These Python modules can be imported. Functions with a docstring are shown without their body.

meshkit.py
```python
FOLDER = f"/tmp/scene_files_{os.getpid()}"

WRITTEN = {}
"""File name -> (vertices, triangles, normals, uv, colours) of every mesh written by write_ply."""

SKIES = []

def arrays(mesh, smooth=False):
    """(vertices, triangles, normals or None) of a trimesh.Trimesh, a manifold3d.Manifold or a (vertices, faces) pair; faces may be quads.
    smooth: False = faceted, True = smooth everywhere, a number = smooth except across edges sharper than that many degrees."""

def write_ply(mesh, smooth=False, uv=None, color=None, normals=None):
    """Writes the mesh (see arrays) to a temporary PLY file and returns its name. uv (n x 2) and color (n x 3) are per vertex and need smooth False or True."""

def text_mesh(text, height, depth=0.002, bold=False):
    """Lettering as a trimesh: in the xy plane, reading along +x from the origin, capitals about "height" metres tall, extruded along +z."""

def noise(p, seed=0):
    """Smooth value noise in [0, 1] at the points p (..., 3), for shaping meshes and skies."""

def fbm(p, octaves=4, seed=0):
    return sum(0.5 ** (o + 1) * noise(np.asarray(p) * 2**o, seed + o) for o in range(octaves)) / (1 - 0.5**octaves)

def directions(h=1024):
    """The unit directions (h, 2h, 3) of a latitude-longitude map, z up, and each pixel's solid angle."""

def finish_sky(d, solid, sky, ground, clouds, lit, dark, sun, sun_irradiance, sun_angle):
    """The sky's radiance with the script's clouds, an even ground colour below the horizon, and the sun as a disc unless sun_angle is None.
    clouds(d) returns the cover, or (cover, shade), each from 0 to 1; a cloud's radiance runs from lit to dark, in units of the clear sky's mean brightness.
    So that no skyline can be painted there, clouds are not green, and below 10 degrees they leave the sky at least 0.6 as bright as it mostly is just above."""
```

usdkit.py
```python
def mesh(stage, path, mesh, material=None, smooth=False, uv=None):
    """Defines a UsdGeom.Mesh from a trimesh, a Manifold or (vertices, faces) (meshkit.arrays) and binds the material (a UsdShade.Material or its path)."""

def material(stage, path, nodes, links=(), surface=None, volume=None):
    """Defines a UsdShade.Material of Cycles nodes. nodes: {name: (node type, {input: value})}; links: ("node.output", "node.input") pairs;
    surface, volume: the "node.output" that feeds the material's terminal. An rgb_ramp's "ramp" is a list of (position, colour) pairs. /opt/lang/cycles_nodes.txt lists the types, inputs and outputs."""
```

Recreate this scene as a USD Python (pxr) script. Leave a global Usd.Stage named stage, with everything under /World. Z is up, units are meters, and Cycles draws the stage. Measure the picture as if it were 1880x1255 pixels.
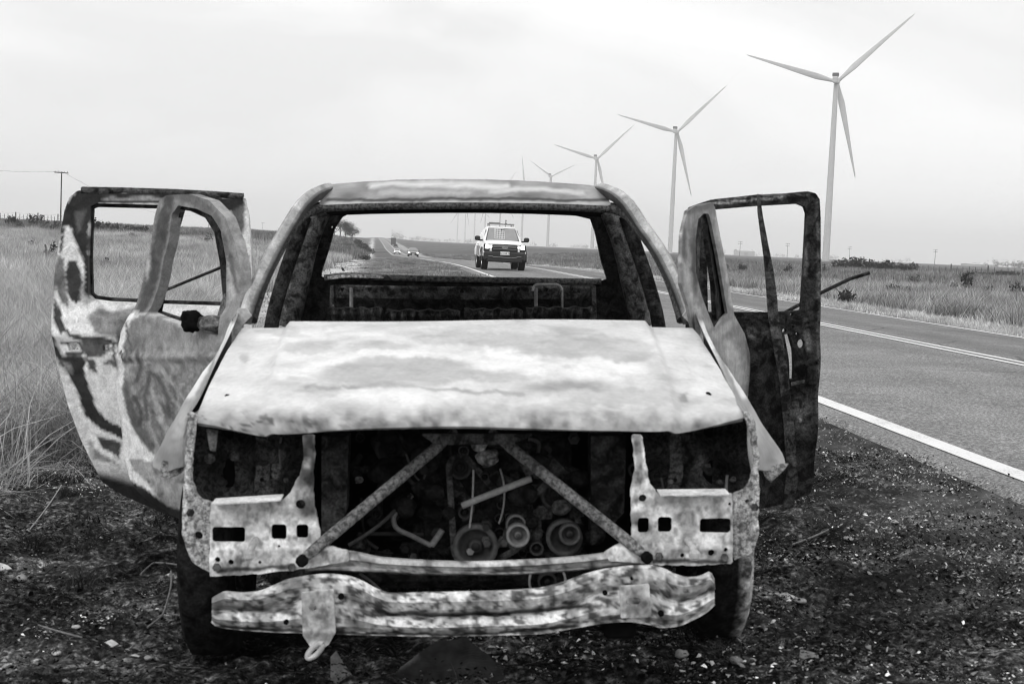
import math, random
import numpy as np, trimesh, shapely, usdkit, meshkit
from shapely.geometry import Polygon, Point, LineString
from scipy.spatial import Delaunay
from scipy.interpolate import PchipInterpolator, RectBivariateSpline
from pxr import Usd, UsdGeom, UsdLux, UsdShade, Sdf, Gf, Vt

random.seed(7)
stage = Usd.Stage.CreateInMemory()
UsdGeom.SetStageUpAxis(stage, 'Z')
UsdGeom.SetStageMetersPerUnit(stage, 1.0)
UsdGeom.Xform.Define(stage, '/World')
V3 = lambda *a: np.array(a, float)
unit = lambda v: np.asarray(v, float) / np.linalg.norm(v)

# ------------------------------------------------------------------ camera
FPX, CX, CY = 2600.0, 940.0, 627.5          # the photograph is 1880 x 1255
CAM = V3(0, 0, 1.06)
def cam_axes(yaw, pitch, roll):
    f = V3(math.sin(yaw) * math.cos(pitch), math.cos(yaw) * math.cos(pitch), -math.sin(pitch))
    r = unit(np.cross(f, V3(0, 0, 1))); u = np.cross(r, f)
    c, s = math.cos(roll), math.sin(roll)
    return np.stack([c * r + s * u, -s * r + c * u, -f])
def project(p, A):
    q = A @ (np.asarray(p, float) - CAM)
    return CX + FPX * q[0] / -q[2], CY - FPX * q[1] / -q[2]
from scipy.optimize import fsolve
def _fit(x):
    A = cam_axes(*x)
    a = project(CAM + V3(0, 1000, 0), A); b = project(CAM + V3(400, 1000, 0), A)
    return [a[0] - 726, a[1] - 440, (b[1] - a[1]) / (b[0] - a[0]) - .0445]
AX = cam_axes(*fsolve(_fit, [.08, .07, .045]))
cam = UsdGeom.Camera.Define(stage, '/World/camera')
m = np.eye(4); m[:3, :3] = AX; m[3, :3] = CAM
cam.AddTransformOp().Set(Gf.Matrix4d(*m.ravel().tolist()))
cam.CreateHorizontalApertureAttr(36.0)
cam.CreateVerticalApertureAttr(36.0 * 683 / 1024)
cam.CreateFocalLengthAttr(36.0 * FPX / 1880)
cam.CreateClippingRangeAttr((0.05, 40000.0))
cam.CreateFStopAttr(9.0)
cam.CreateFocusDistanceAttr(34.0)
cam.CreateExposureAttr(0.08)

# ------------------------------------------------------------------ light: a bright overcast day
SUN_EL, SUN_AZ = math.radians(42), math.radians(214)     # azimuth from +y towards +x: behind the camera's left shoulder
sky = usdkit.material(stage, '/World/Looks/overcast_sky', {
    'tc': ('texture_coordinate', {}),
    'sky': ('sky_texture', {'sky_type': 'single_scattering', 'sun_disc': False, 'sun_elevation': SUN_EL, 'sun_rotation': SUN_AZ, 'aerosol_density': 4.0}),
    'bw': ('rgb_to_bw', {}),
    'map': ('mapping', {'scale': (1.5, 1.5, 4.2), 'location': (.35, .2, 0.0)}),
    'n': ('noise_texture', {'scale': 1.5, 'detail': 5.0, 'roughness': .5, 'distortion': .5}),
    'ramp': ('rgb_ramp', {'ramp': [(0.0, (8.8,) * 3), (.40, (9.2,) * 3), (.48, (10.3,) * 3), (.58, (11.3,) * 3), (1.0, (11.6,) * 3)]}),
    'sep': ('separate_xyz', {}),
    'grad': ('map_range', {'range_type': 'smoothstep', 'value': 0.0, 'from_min': 0.05, 'from_max': 1.0, 'to_min': 1.0, 'to_max': 1.2, 'clamp': True}),
    'mul': ('vector_math', {'math_type': 'scale'}),
    'mix': ('mix_color', {'fac': .93, 'use_clamp': False}),
    'bg': ('background_shader', {'strength': 0.1})},
    [('tc.generated', 'map.vector'), ('map.vector', 'n.vector'), ('n.fac', 'ramp.fac'), ('tc.generated', 'sep.vector'), ('sep.z', 'grad.value'),
     ('ramp.color', 'mul.vector1'), ('grad.result', 'mul.scale'), ('sky.color', 'bw.color'), ('bw.val', 'mix.a'), ('mul.vector', 'mix.b'), ('mix.result', 'bg.color')],
    surface='bg.background')
dome = UsdLux.DomeLight.Define(stage, '/World/sky')
UsdShade.MaterialBindingAPI.Apply(dome.GetPrim()).Bind(sky)
dome.GetPrim().SetCustomDataByKey('kind', 'structure')
sun = UsdLux.DistantLight.Define(stage, '/World/sun')
sun.CreateNormalizeAttr(True); sun.CreateIntensityAttr(0.24); sun.CreateAngleAttr(24.0); sun.CreateColorAttr((1, 1, 1))
sd = V3(math.sin(SUN_AZ) * math.cos(SUN_EL), math.cos(SUN_AZ) * math.cos(SUN_EL), math.sin(SUN_EL))
z_ = sd; x_ = unit(np.cross(V3(0, 0, 1), z_)); y_ = np.cross(z_, x_)
m = np.eye(4); m[:3, :3] = np.stack([x_, y_, z_])
sun.AddTransformOp().Set(Gf.Matrix4d(*m.ravel().tolist()))

# ------------------------------------------------------------------ helpers
names = {}
def numbered(parent, name):
    k = (str(parent), name); n = names.get(k, 0); names[k] = n + 1
    return f'{parent}/{name}' + (f'_{n:03d}' if n else '')
def P(parent): return '/World' if parent is None else str(parent.GetPath())
def tag(o, label=None, cat=None, group=None, kind=None):
    o = o.GetPrim() if hasattr(o, 'GetPrim') else o
    for k, v in (('label', label), ('category', cat), ('group', group), ('kind', kind)):
        if v: o.SetCustomDataByKey(k, v)
    return o
def define(path, v, f, mat, tone=None, smooth=True, attrs=None):
    v = np.asarray(v, float); f = np.asarray(f, int)
    me = UsdGeom.Mesh.Define(stage, path)
    me.CreatePointsAttr(Vt.Vec3fArray.FromNumpy(v.astype(np.float32)))
    me.CreateFaceVertexCountsAttr(Vt.IntArray.FromNumpy(np.full(len(f), f.shape[1], np.int32)))
    me.CreateFaceVertexIndicesAttr(Vt.IntArray.FromNumpy(f.astype(np.int32).ravel()))
    me.CreateSubdivisionSchemeAttr('none')
    if smooth:
        t = f if f.shape[1] == 3 else np.vstack([f[:, [0, 1, 2]], f[:, [0, 2, 3]]])
        fn = np.cross(v[t[:, 1]] - v[t[:, 0]], v[t[:, 2]] - v[t[:, 0]])
        n = np.zeros_like(v)
        for k in range(3): np.add.at(n, t[:, k], fn)
        l = np.linalg.norm(n, axis=1, keepdims=True)
        n = np.where(l > 1e-12, n / np.maximum(l, 1e-12), [0, 0, 1.])
        me.CreateNormalsAttr(Vt.Vec3fArray.FromNumpy(n.astype(np.float32))); me.SetNormalsInterpolation('vertex')
    api = UsdGeom.PrimvarsAPI(me)
    allat = dict(attrs or {})
    if tone is not None: allat['tone'] = np.broadcast_to(np.asarray(tone, float), (len(v),))
    for k, a in allat.items():
        a = np.clip(np.asarray(a, np.float32), -1e3, 1e3)
        api.CreatePrimvar(k, Sdf.ValueTypeNames.Color3fArray, 'vertex').Set(Vt.Vec3fArray.FromNumpy(np.repeat(a[:, None], 3, 1)))
    if mat is not None: UsdShade.MaterialBindingAPI.Apply(me.GetPrim()).Bind(mat)
    return me.GetPrim()
def obj(name, mesh, mat, parent=None, tone=None, smooth=False, attrs=None, label=None):
    path = numbered(P(parent), name)
    if not isinstance(mesh, tuple):
        if smooth not in (False, True) or (smooth is False):
            v, f, n = meshkit.arrays(mesh, smooth if smooth else False)
            if smooth:
                prim = define(path, v, f, mat, tone, False, attrs)
                me = UsdGeom.Mesh(prim); me.CreateNormalsAttr(Vt.Vec3fArray.FromNumpy(n.astype(np.float32))); me.SetNormalsInterpolation('vertex')
            else: prim = define(path, v, f, mat, tone, False, attrs)
        else:
            v, f, n = meshkit.arrays(mesh, False); prim = define(path, v, f, mat, tone, True, attrs)
    else: prim = define(path, mesh[0], mesh[1], mat, tone, smooth, attrs)
    if label: prim.SetCustomDataByKey('label', label)
    return prim
def thing(name, label, cat, loc=(0, 0, 0), rotz=0.0, group=None, kind=None, matrix=None, scale=None):
    x = UsdGeom.Xform.Define(stage, numbered('/World', name))
    if matrix is not None: x.AddTransformOp().Set(Gf.Matrix4d(*np.asarray(matrix, float).ravel().tolist()))
    else:
        x.AddTranslateOp().Set(Gf.Vec3d(*map(float, loc)))
        if rotz: x.AddRotateZOp().Set(math.degrees(rotz))
        if scale: x.AddScaleOp().Set(Gf.Vec3f(*map(float, np.broadcast_to(scale, 3))))
    return tag(x, label, cat, group, kind)
def join(*ms):
    vs, fs, n = [], [], 0
    for v, f in ms:
        f = np.asarray(f)
        if f.shape[1] == 4: f = np.vstack([f[:, [0, 1, 2]], f[:, [0, 2, 3]]])
        vs.append(np.asarray(v, float)); fs.append(f + n); n += len(v)
    return np.vstack(vs), np.vstack(fs)
def rotm(axis, a): return trimesh.transformations.rotation_matrix(a, axis)[:3, :3]
_hull = {}
def box(c, size, bev=.01, R=None):
    s = np.asarray(size, float) / 2; b = min(bev, s.min() * .9)
    pts = []
    for sx in (-1, 1):
        for sy in (-1, 1):
            for sz in (-1, 1):
                q = np.array([sx, sy, sz])
                for k in range(3):
                    w = s - b; w[k] = s[k]; pts.append(q * w)
    pts = np.array(pts)
    if 'f' not in _hull:
        h = trimesh.Trimesh(pts, trimesh.convex.convex_hull(pts).faces, process=False)
        from scipy.spatial import ConvexHull
        ref = []
        for sx in (-1, 1):
            for sy in (-1, 1):
                for sz in (-1, 1):
                    for k in range(3):
                        w = np.array([1., 1., 1.]) * .8; w[k] = 1.; ref.append(np.array([sx, sy, sz]) * w)
        ref = np.array(ref); ch = ConvexHull(ref); F = ch.simplices.copy()
        nn = np.cross(ref[F[:, 1]] - ref[F[:, 0]], ref[F[:, 2]] - ref[F[:, 0]])
        bad = (nn * ref[F].mean(1)).sum(1) < 0; F[bad] = F[bad][:, ::-1]; _hull['f'] = F
    if R is not None: pts = pts @ np.asarray(R).T
    v = pts + np.asarray(c, float)
    f = _hull['f']
    return v[f].reshape(-1, 3), np.arange(len(f) * 3).reshape(-1, 3)
def tube(path, r, n=10, sec=None, up=(0, 0, 1), caps=True):
    path = np.asarray(path, float); k = len(path)
    r = np.broadcast_to(np.asarray(r, float), (k,))
    tan = np.gradient(path, axis=0); tan /= np.linalg.norm(tan, axis=1, keepdims=True)
    if sec is None:
        a = np.linspace(0, 2 * math.pi, n, endpoint=False); sec = np.stack([np.cos(a), np.sin(a)], 1)
    sec = np.asarray(sec, float); n = len(sec)
    u = np.asarray(up, float)
    if abs(np.dot(unit(u), tan[0])) > .95: u = V3(1, 0, 0) if abs(tan[0][0]) < .9 else V3(0, 1, 0)
    vs = []
    for i in range(k):
        u = u - tan[i] * np.dot(u, tan[i]); u = unit(u); w = np.cross(tan[i], u)
        vs.append(path[i] + r[i] * (sec[:, :1] * w + sec[:, 1:] * u))
    v = np.vstack(vs); f = []
    for i in range(k - 1):
        for j in range(n):
            a, b = i * n + j, i * n + (j + 1) % n
            f.append([a, b, b + n]); f.append([a, b + n, a + n])
    f = np.array(f)
    if caps:
        for i, flip in ((0, True), (k - 1, False)):
            base = len(v); v = np.vstack([v, v[i * n:(i + 1) * n], path[i:i + 1]])
            t = np.array([[base + j, base + (j + 1) % n, base + n] for j in range(n)])
            f = np.vstack([f, t[:, ::-1] if flip else t])
    return v, f
def smoothpath(pts, n):
    pts = np.asarray(pts, float); d = np.r_[0, np.cumsum(np.linalg.norm(np.diff(pts, axis=0), axis=1))]
    return PchipInterpolator(d, pts)(np.linspace(0, d[-1], n))
def revolve(prof, n=32, axis='y', c=(0, 0, 0)):
    prof = np.asarray(prof, float)            # (radius, along)
    a = np.linspace(0, 2 * math.pi, n, endpoint=False); k = len(prof)
    X = prof[:, None, 0] * np.cos(a); Z = prof[:, None, 0] * np.sin(a); Y = np.repeat(prof[:, 1:2], n, 1)
    v = np.stack([X, Y, Z], -1).reshape(-1, 3)
    f = []
    for i in range(k - 1):
        for j in range(n):
            p, q = i * n + j, i * n + (j + 1) % n
            f += [[p, q, q + n], [p, q + n, p + n]]
    if axis == 'x': v = v[:, [1, 0, 2]] * [1, -1, 1]
    if axis == 'z': v = v[:, [0, 2, 1]] * [1, -1, 1]
    m = trimesh.Trimesh(v + np.asarray(c, float), f, process=False)
    return m
def grid(Pts, closed=None, flip=False):
    a, b = Pts.shape[:2]; idx = np.arange(a * b).reshape(a, b)
    q = np.stack([idx[:-1, :-1], idx[1:, :-1], idx[1:, 1:], idx[:-1, 1:]], -1).reshape(-1, 4)
    f = np.vstack([q[:, [0, 1, 2]], q[:, [0, 2, 3]]])
    return Pts.reshape(-1, 3), f[:, ::-1] if flip else f
def shell(Pts, thick, toward):
    """a sheet with a real thickness: the grid, its offset along the normals, and the rim"""
    v, f = grid(Pts)
    fn = np.cross(v[f[:, 1]] - v[f[:, 0]], v[f[:, 2]] - v[f[:, 0]]); n = np.zeros_like(v)
    for k in range(3): np.add.at(n, f[:, k], fn)
    n /= np.maximum(np.linalg.norm(n, axis=1, keepdims=True), 1e-12)
    if (n.mean(0) @ np.asarray(toward, float)) < 0: f = f[:, ::-1]; n = -n
    w = v - n * thick
    a, b = Pts.shape[:2]; idx = np.arange(a * b).reshape(a, b)
    ring = np.r_[idx[0, :], idx[1:, -1], idx[-1, -2::-1], idx[-2:0:-1, 0]]
    k = len(ring); rv = np.vstack([v[ring], w[ring]]); i = np.arange(k); j = (i + 1) % k
    rf = np.vstack([np.stack([i, j, j + k], 1), np.stack([i, j + k, i + k], 1)])
    return join((v, f), (w, f[:, ::-1]), (rv, rf))
def tri_poly(poly, res):
    """points and triangles filling a polygon with holes, about res apart"""
    pts = []
    for ring in [poly.exterior] + list(poly.interiors):
        L = ring.length; n = max(8, int(L / res)); cs = np.asarray(ring.coords)[:-1]
        at = np.r_[np.linspace(0, L, n, endpoint=False), [ring.project(Point(*c)) for c in cs]]
        at = np.unique(np.round(at, 6)); keep = [at[0]]
        for x in at[1:]:
            if x - keep[-1] > res * .25: keep.append(x)
        pts += [ring.interpolate(x).coords[0] for x in keep]
    b = np.array(pts)
    x0, y0, x1, y1 = poly.bounds
    gx, gy = np.meshgrid(np.arange(x0, x1, res), np.arange(y0, y1, res)); gx = gx + (np.arange(len(gx)) % 2)[:, None] * res / 2
    g = np.stack([gx.ravel(), gy.ravel()], 1)
    inner = poly.buffer(-res * .55)
    g = g[shapely.contains_xy(inner, g[:, 0], g[:, 1])]
    p = np.vstack([b, g]); t = Delaunay(p).simplices; c = p[t].mean(1)
    t = t[shapely.contains_xy(poly, c[:, 0], c[:, 1])]
    ar = (p[t[:, 1], 0] - p[t[:, 0], 0]) * (p[t[:, 2], 1] - p[t[:, 0], 1]) - (p[t[:, 1], 1] - p[t[:, 0], 1]) * (p[t[:, 2], 0] - p[t[:, 0], 0])
    t = t[np.abs(ar) > 1e-9]; ar = ar[np.abs(ar) > 1e-9]; t[ar < 0] = t[ar < 0][:, ::-1]
    return p, t
def panel(poly, res, mapper, thick, disp=None):
    """plate from a 2-D outline: mapper(points) gives 3-D points and the outward normal; disp(points) metres along it"""
    p, t = tri_poly(poly, res)
    X, N = mapper(p)
    if disp is not None: X = X + N * disp(p)[:, None]
    B = X - N * thick
    fn = np.cross(X[t[:, 1]] - X[t[:, 0]], X[t[:, 2]] - X[t[:, 0]]).mean(0)
    if fn @ N.mean(0) < 0: t = t[:, ::-1]
    e = np.vstack([t[:, [0, 1]], t[:, [1, 2]], t[:, [2, 0]]])
    key = np.sort(e, 1); _, inv, cnt = np.unique(key, axis=0, return_inverse=True, return_counts=True)
    e = e[cnt[inv.ravel()] == 1]
    k = len(e); i = np.arange(k)
    rv = np.vstack([X[e[:, 0]], X[e[:, 1]], B[e[:, 0]], B[e[:, 1]]])
    rf = np.vstack([np.stack([i + k, i, i + 2 * k], 1), np.stack([i + k, i + 2 * k, i + 3 * k], 1)])
    v, f = join((X, t), (B, t[:, ::-1]), (rv, rf))
    uv = np.vstack([p, p, p[e[:, 0]], p[e[:, 1]], p[e[:, 0]], p[e[:, 1]]])
    return (v, f), uv
fbm = meshkit.fbm
def n2(p, scale, seed=0, oct=4):
    p = np.asarray(p, float); q = np.zeros((len(p), 3)); q[:, :p.shape[1]] = p * scale
    return fbm(q + 100, oct, seed)
def sstep(a, b, x):
    t = np.clip((np.asarray(x, float) - a) / (b - a), 0, 1); return t * t * (3 - 2 * t)

# ------------------------------------------------------------------ materials (the photograph has no colour: all grey)
def grey(name, c, rough=.6, spec=.4, noise=0.0, scale=20.0, metallic=0.0, bump=0.0, bscale=None, emit=0.0):
    nd = {'tc': ('texture_coordinate', {}), 'n': ('noise_texture', {'scale': scale, 'detail': 5.0, 'roughness': .6}),
          'r': ('rgb_ramp', {'ramp': [(.25, (c * (1 - noise),) * 3), (.75, (c * (1 + noise),) * 3)]}),
          'p': ('principled_bsdf', {'roughness': rough, 'specular_ior_level': spec, 'metallic': metallic})}
    ln = [('tc.object', 'n.vector'), ('n.fac', 'r.fac'), ('r.color', 'p.base_color')]
    if emit: nd['p'][1].update(emission_color=(1., 1., 1.), emission_strength=emit)
    if bump:
        nd['bn'] = ('noise_texture', {'scale': bscale or scale * 3, 'detail': 4.0}); nd['b'] = ('bump', {'strength': bump, 'distance': .01})
        ln += [('tc.object', 'bn.vector'), ('bn.fac', 'b.height'), ('b.normal', 'p.normal')]
    return usdkit.material(stage, '/World/Looks/' + name, nd, ln, surface='p.BSDF')
def toned(name, rough=.6, spec=.4, mott=(.8, 1.2), scale=14.0, fine=90.0, finemott=(.9, 1.1), bump=.2, bdist=.004, lo=.3, hi=.7, sc3=(1., 1., 1.), metallic=0.0, dist=.6):
    """the grey in the primvar tone (burn marks, rust, ash, some painted shade and highlights), broken up by two sizes of noise"""
    nd = {'tc': ('texture_coordinate', {}), 'mp': ('mapping', {'scale': sc3}), 'a': ('attribute', {'attribute': 'tone'}),
          'n': ('noise_texture', {'scale': scale, 'detail': 6.0, 'roughness': .62, 'distortion': dist}), 'n2': ('noise_texture', {'scale': fine, 'detail': 3.0, 'roughness': .6}),
          'r': ('rgb_ramp', {'ramp': [(lo, (mott[0],) * 3), (hi, (mott[1],) * 3)]}), 'r2': ('rgb_ramp', {'ramp': [(.3, (finemott[0],) * 3), (.7, (finemott[1],) * 3)]}),
          'm': ('vector_math', {'math_type': 'multiply'}), 'm2': ('vector_math', {'math_type': 'multiply'}),
          'p': ('principled_bsdf', {'roughness': rough, 'specular_ior_level': spec, 'metallic': metallic}),
          'b': ('bump', {'strength': bump, 'distance': bdist}), 'ad': ('math', {'math_type': 'add'})}
    ln = [('tc.object', 'mp.vector'), ('mp.vector', 'n.vector'), ('mp.vector', 'n2.vector'), ('n.fac', 'r.fac'), ('n2.fac', 'r2.fac'), ('a.color', 'm.vector1'), ('r.color', 'm.vector2'),
          ('m.vector', 'm2.vector1'), ('r2.color', 'm2.vector2'), ('m2.vector', 'p.base_color'), ('n.fac', 'ad.value1'), ('n2.fac', 'ad.value2'), ('ad.value', 'b.height'), ('b.normal', 'p.normal')]
    return usdkit.material(stage, '/World/Looks/' + name, nd, ln, surface='p.BSDF')
M = {}
M['paint_burnt'] = toned('burnt_paint', .55, .25, (.84, 1.12), 9., 60., (.92, 1.08), .15, .003)
M['door_burnt'] = toned('burnt_door_paint', .5, .08, (.78, 1.12), 22., 130., (.8, 1.15), .3, .003, .38, .62)
M['rust'] = toned('rusted_steel', .8, .12, (.34, 1.3), 75., 260., (.5, 1.4), .9, .005, .40, .58, dist=.1)
M['char'] = toned('charred_steel', .85, .07, (.25, 2.0), 20., 110., (.5, 1.5), .6, .008, .40, .66)
M['steel'] = toned('burnt_tube_steel', .7, .15, (.6, 1.25), 18., 90., (.8, 1.2), .25, .003)
M['dark'] = grey('soot', .006, .95, .03, .6, 25.)
M['bark'] = grey('weathered_wood', .10, .8, .2, .4, 8.)
M['wire'] = grey('wire', .12, .6, .3)
M['turbine'] = grey('turbine_white', .47, .45, .4, .03, .2)
M['turbine_dark'] = grey('cooler_grey', .06, .6, .3)
M['marking'] = grey('road_paint', .74, .7, .3, .12, 30., bump=.2)
M['pk_white'] = grey('car_white', .82, .3, .5, .02, 1.)
M['pk_black'] = grey('car_black_plastic', .018, .5, .4)
M['pk_tyre'] = grey('tyre_rubber', .02, .8, .2)
M['pk_silver'] = grey('chrome', .6, .25, .5, metallic=.8)
M['pk_lamp'] = grey('lit_headlamp', .9, .2, .5, emit=1.6)
M['pk_glass'] = grey('car_glass', .22, .08, .8, .15, 3.)
M['pk_grey'] = grey('car_grey', .25, .4, .4)
M['stone'] = toned('pale_stone', .95, .04, (.6, 1.2), 40., 160., (.85, 1.15), .5, .004)
HAZE = 0.00025

# ------------------------------------------------------------------ the lie of the land
_zr = PchipInterpolator([-400, -100, 30, 61, 120, 236, 385, 550, 722, 1200, 2000, 2600, 4000, 9000], [.2, 0, 0, 0, -.45, -1.6, -2.75, -2.7, -1.6, .6, 3.3, 3.6, 1.0, 1.0])
def zroad(y): return _zr(np.clip(y, -400, 9000))
def off(y): y = np.asarray(y, float); return -.0150 * np.maximum(0, y - 40) ** 2 / (np.maximum(0, y - 40) + 60)
S0, S1, SM = 3.08, 10.55, 6.8            # the asphalt's edges and its crown, metres right of the camera
def ground(x, y):
    x = np.asarray(x, float); y = np.asarray(y, float)
    s = x - off(y); zr = zroad(y); r = np.hypot(x, y)
    fl = -.45 + 1.55 * sstep(25, 230, r) + .25 * (n2(np.stack([x, y], -1).reshape(-1, 2), 1 / 45., 3).reshape(x.shape) - .5) * sstep(12, 60, r) + 1.0 * sstep(500, 2500, r)
    fr = -.30 + .22 * (n2(np.stack([x, y], -1).reshape(-1, 2), 1 / 40., 5).reshape(x.shape) - .5) * sstep(12, 60, r) + .5 * sstep(600, 2500, r)
    near_l = zr - .0746 - .068 * np.clip(S0 - s, 0, 4.7)
    wl = sstep(4.7, 15, S0 - s)
    near_r = zr - .075 - .06 * np.clip(s - S1, 0, 4.0)
    wr = sstep(4.0, 60, s - S1)
    road = zr - .02 * np.abs(s - SM)
    z = np.where(s < S0, near_l * (1 - wl) + fl * wl, np.where(s > S1, near_r * (1 - wr) + fr * wr, road - .05))
    return z
def burn(x, y):
    """1 where the fire has blackened the ground"""
    p = np.stack([np.ravel(x), np.ravel(y)], 1)
    w = n2(p, .8, 11, 4).reshape(np.shape(x)) - .5
    d = np.hypot((x + .2) / 3.1, (y - 5.0) / 4.9) + .42 * w
    right = sstep(10.3, 8.5, np.asarray(y) + 1.2 * w)
    return np.where(np.asarray(x) > 0, np.maximum(sstep(1.06, .9, d), right), sstep(1.03, .88, d))

PX0, PX1, PY0, PY1 = -5.2, 3.16, 1.6, 14.0
def axis_points(lo, hi, first, step, grow):
    a = [0.0]
    s = step
    while a[-1] < hi: a.append(a[-1] + s); s *= grow
    return np.array(a)
gx = np.unique(np.r_[-axis_points(0, 9000, 0, .5, 1.13)[1:] + PX0, np.linspace(PX0, PX1, 9), PX1 + axis_points(0, 9000, 0, .35, 1.11)[1:]])
gy = np.unique(np.r_[PY0 - axis_points(0, 3000, 0, .6, 1.22)[1:], np.linspace(PY0, PY1, 13), PY1 + axis_points(0, 9500, 0, .7, 1.035)[1:]])
X, Y = np.meshgrid(gx, gy, indexing='ij')
Z = ground(X, Y)
v = np.stack([X, Y, Z], -1).reshape(-1, 3)
idx = np.arange(X.size).reshape(X.shape)
q = np.stack([idx[:-1, :-1], idx[1:, :-1], idx[1:, 1:], idx[:-1, 1:]], -1).reshape(-1, 4)
c = v[q].mean(1)
q = q[~((c[:, 0] > PX0) & (c[:, 0] < PX1) & (c[:, 1] > PY0) & (c[:, 1] < PY1))]
sv = v[:, 0] - off(v[:, 1])
path = sstep(-3.5, -3.0, sv) * sstep(-1.3, -1.7, sv) * sstep(20, 30, v[:, 1])
verge_r = sstep(S1 - .4, S1, sv) * sstep(S1 + 3.6, S1 + 2.6, sv)
tone = .17 + .07 * (n2(v[:, :2], 1 / 30., 21) - .5) * 2
tone = np.where(sv > S1 + 2.5, .16 + .10 * (n2(v[:, :2] * [.3, 1], 1 / 40., 22) - .5), tone)
dist = np.hypot(v[:, 0], v[:, 1])
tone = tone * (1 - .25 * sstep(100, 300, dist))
tone = tone * (1 - path) + .55 * path
tone = tone * (1 - verge_r) + .34 * verge_r
mg = usdkit.material(stage, '/World/Looks/soil_and_grass', {
    'g': ('geometry', {}), 'a': ('attribute', {'attribute': 'tone'}), 'b': ('attribute', {'attribute': 'burn'}),
    'n': ('noise_texture', {'scale': 2.2, 'detail': 8.0, 'roughness': .7}), 'n2': ('noise_texture', {'scale': 34.0, 'detail': 5.0, 'roughness': .7}), 'n3': ('noise_texture', {'scale': .18, 'detail': 4.0}),
    'r': ('rgb_ramp', {'ramp': [(.3, (.55,) * 3), (.7, (1.4,) * 3)]}), 'r3': ('rgb_ramp', {'ramp': [(.3, (.75,) * 3), (.7, (1.25,) * 3)]}),
    'm': ('vector_math', {'math_type': 'multiply'}), 'm3': ('vector_math', {'math_type': 'multiply'}),
    'rb': ('rgb_ramp', {'ramp': [(0., (.004,) * 3), (.40, (.010,) * 3), (.50, (.035,) * 3), (.58, (.09,) * 3), (.68, (.26,) * 3), (1., (.5,) * 3)]}),
    'rb2': ('rgb_ramp', {'ramp': [(.36, (.25,) * 3), (.5, (.9,) * 3), (.64, (3.6,) * 3)]}), 'mb': ('vector_math', {'math_type': 'multiply'}),
    'mix': ('mix_color', {}), 'p': ('principled_bsdf', {'roughness': 1.0, 'specular_ior_level': .0}),
    'bp': ('bump', {'strength': .8, 'distance': .03})},
    [('g.position', 'n.vector'), ('g.position', 'n2.vector'), ('g.position', 'n3.vector'), ('n.fac', 'r.fac'), ('n3.fac', 'r3.fac'), ('a.color', 'm.vector1'), ('r.color', 'm.vector2'),
     ('m.vector', 'm3.vector1'), ('r3.color', 'm3.vector2'), ('n2.fac', 'rb.fac'), ('n.fac', 'rb2.fac'), ('rb.color', 'mb.vector1'), ('rb2.color', 'mb.vector2'),
     ('m3.vector', 'mix.a'), ('mb.vector', 'mix.b'), ('b.fac', 'mix.fac'), ('mix.result', 'p.base_color'), ('n2.fac', 'bp.height'), ('bp.normal', 'p.normal')], surface='p.BSDF')
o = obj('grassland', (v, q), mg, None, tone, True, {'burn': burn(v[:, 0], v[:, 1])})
tag(o, 'wide flat grassland reaching to the horizon on both sides of the road', 'ground', kind='structure')
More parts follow.
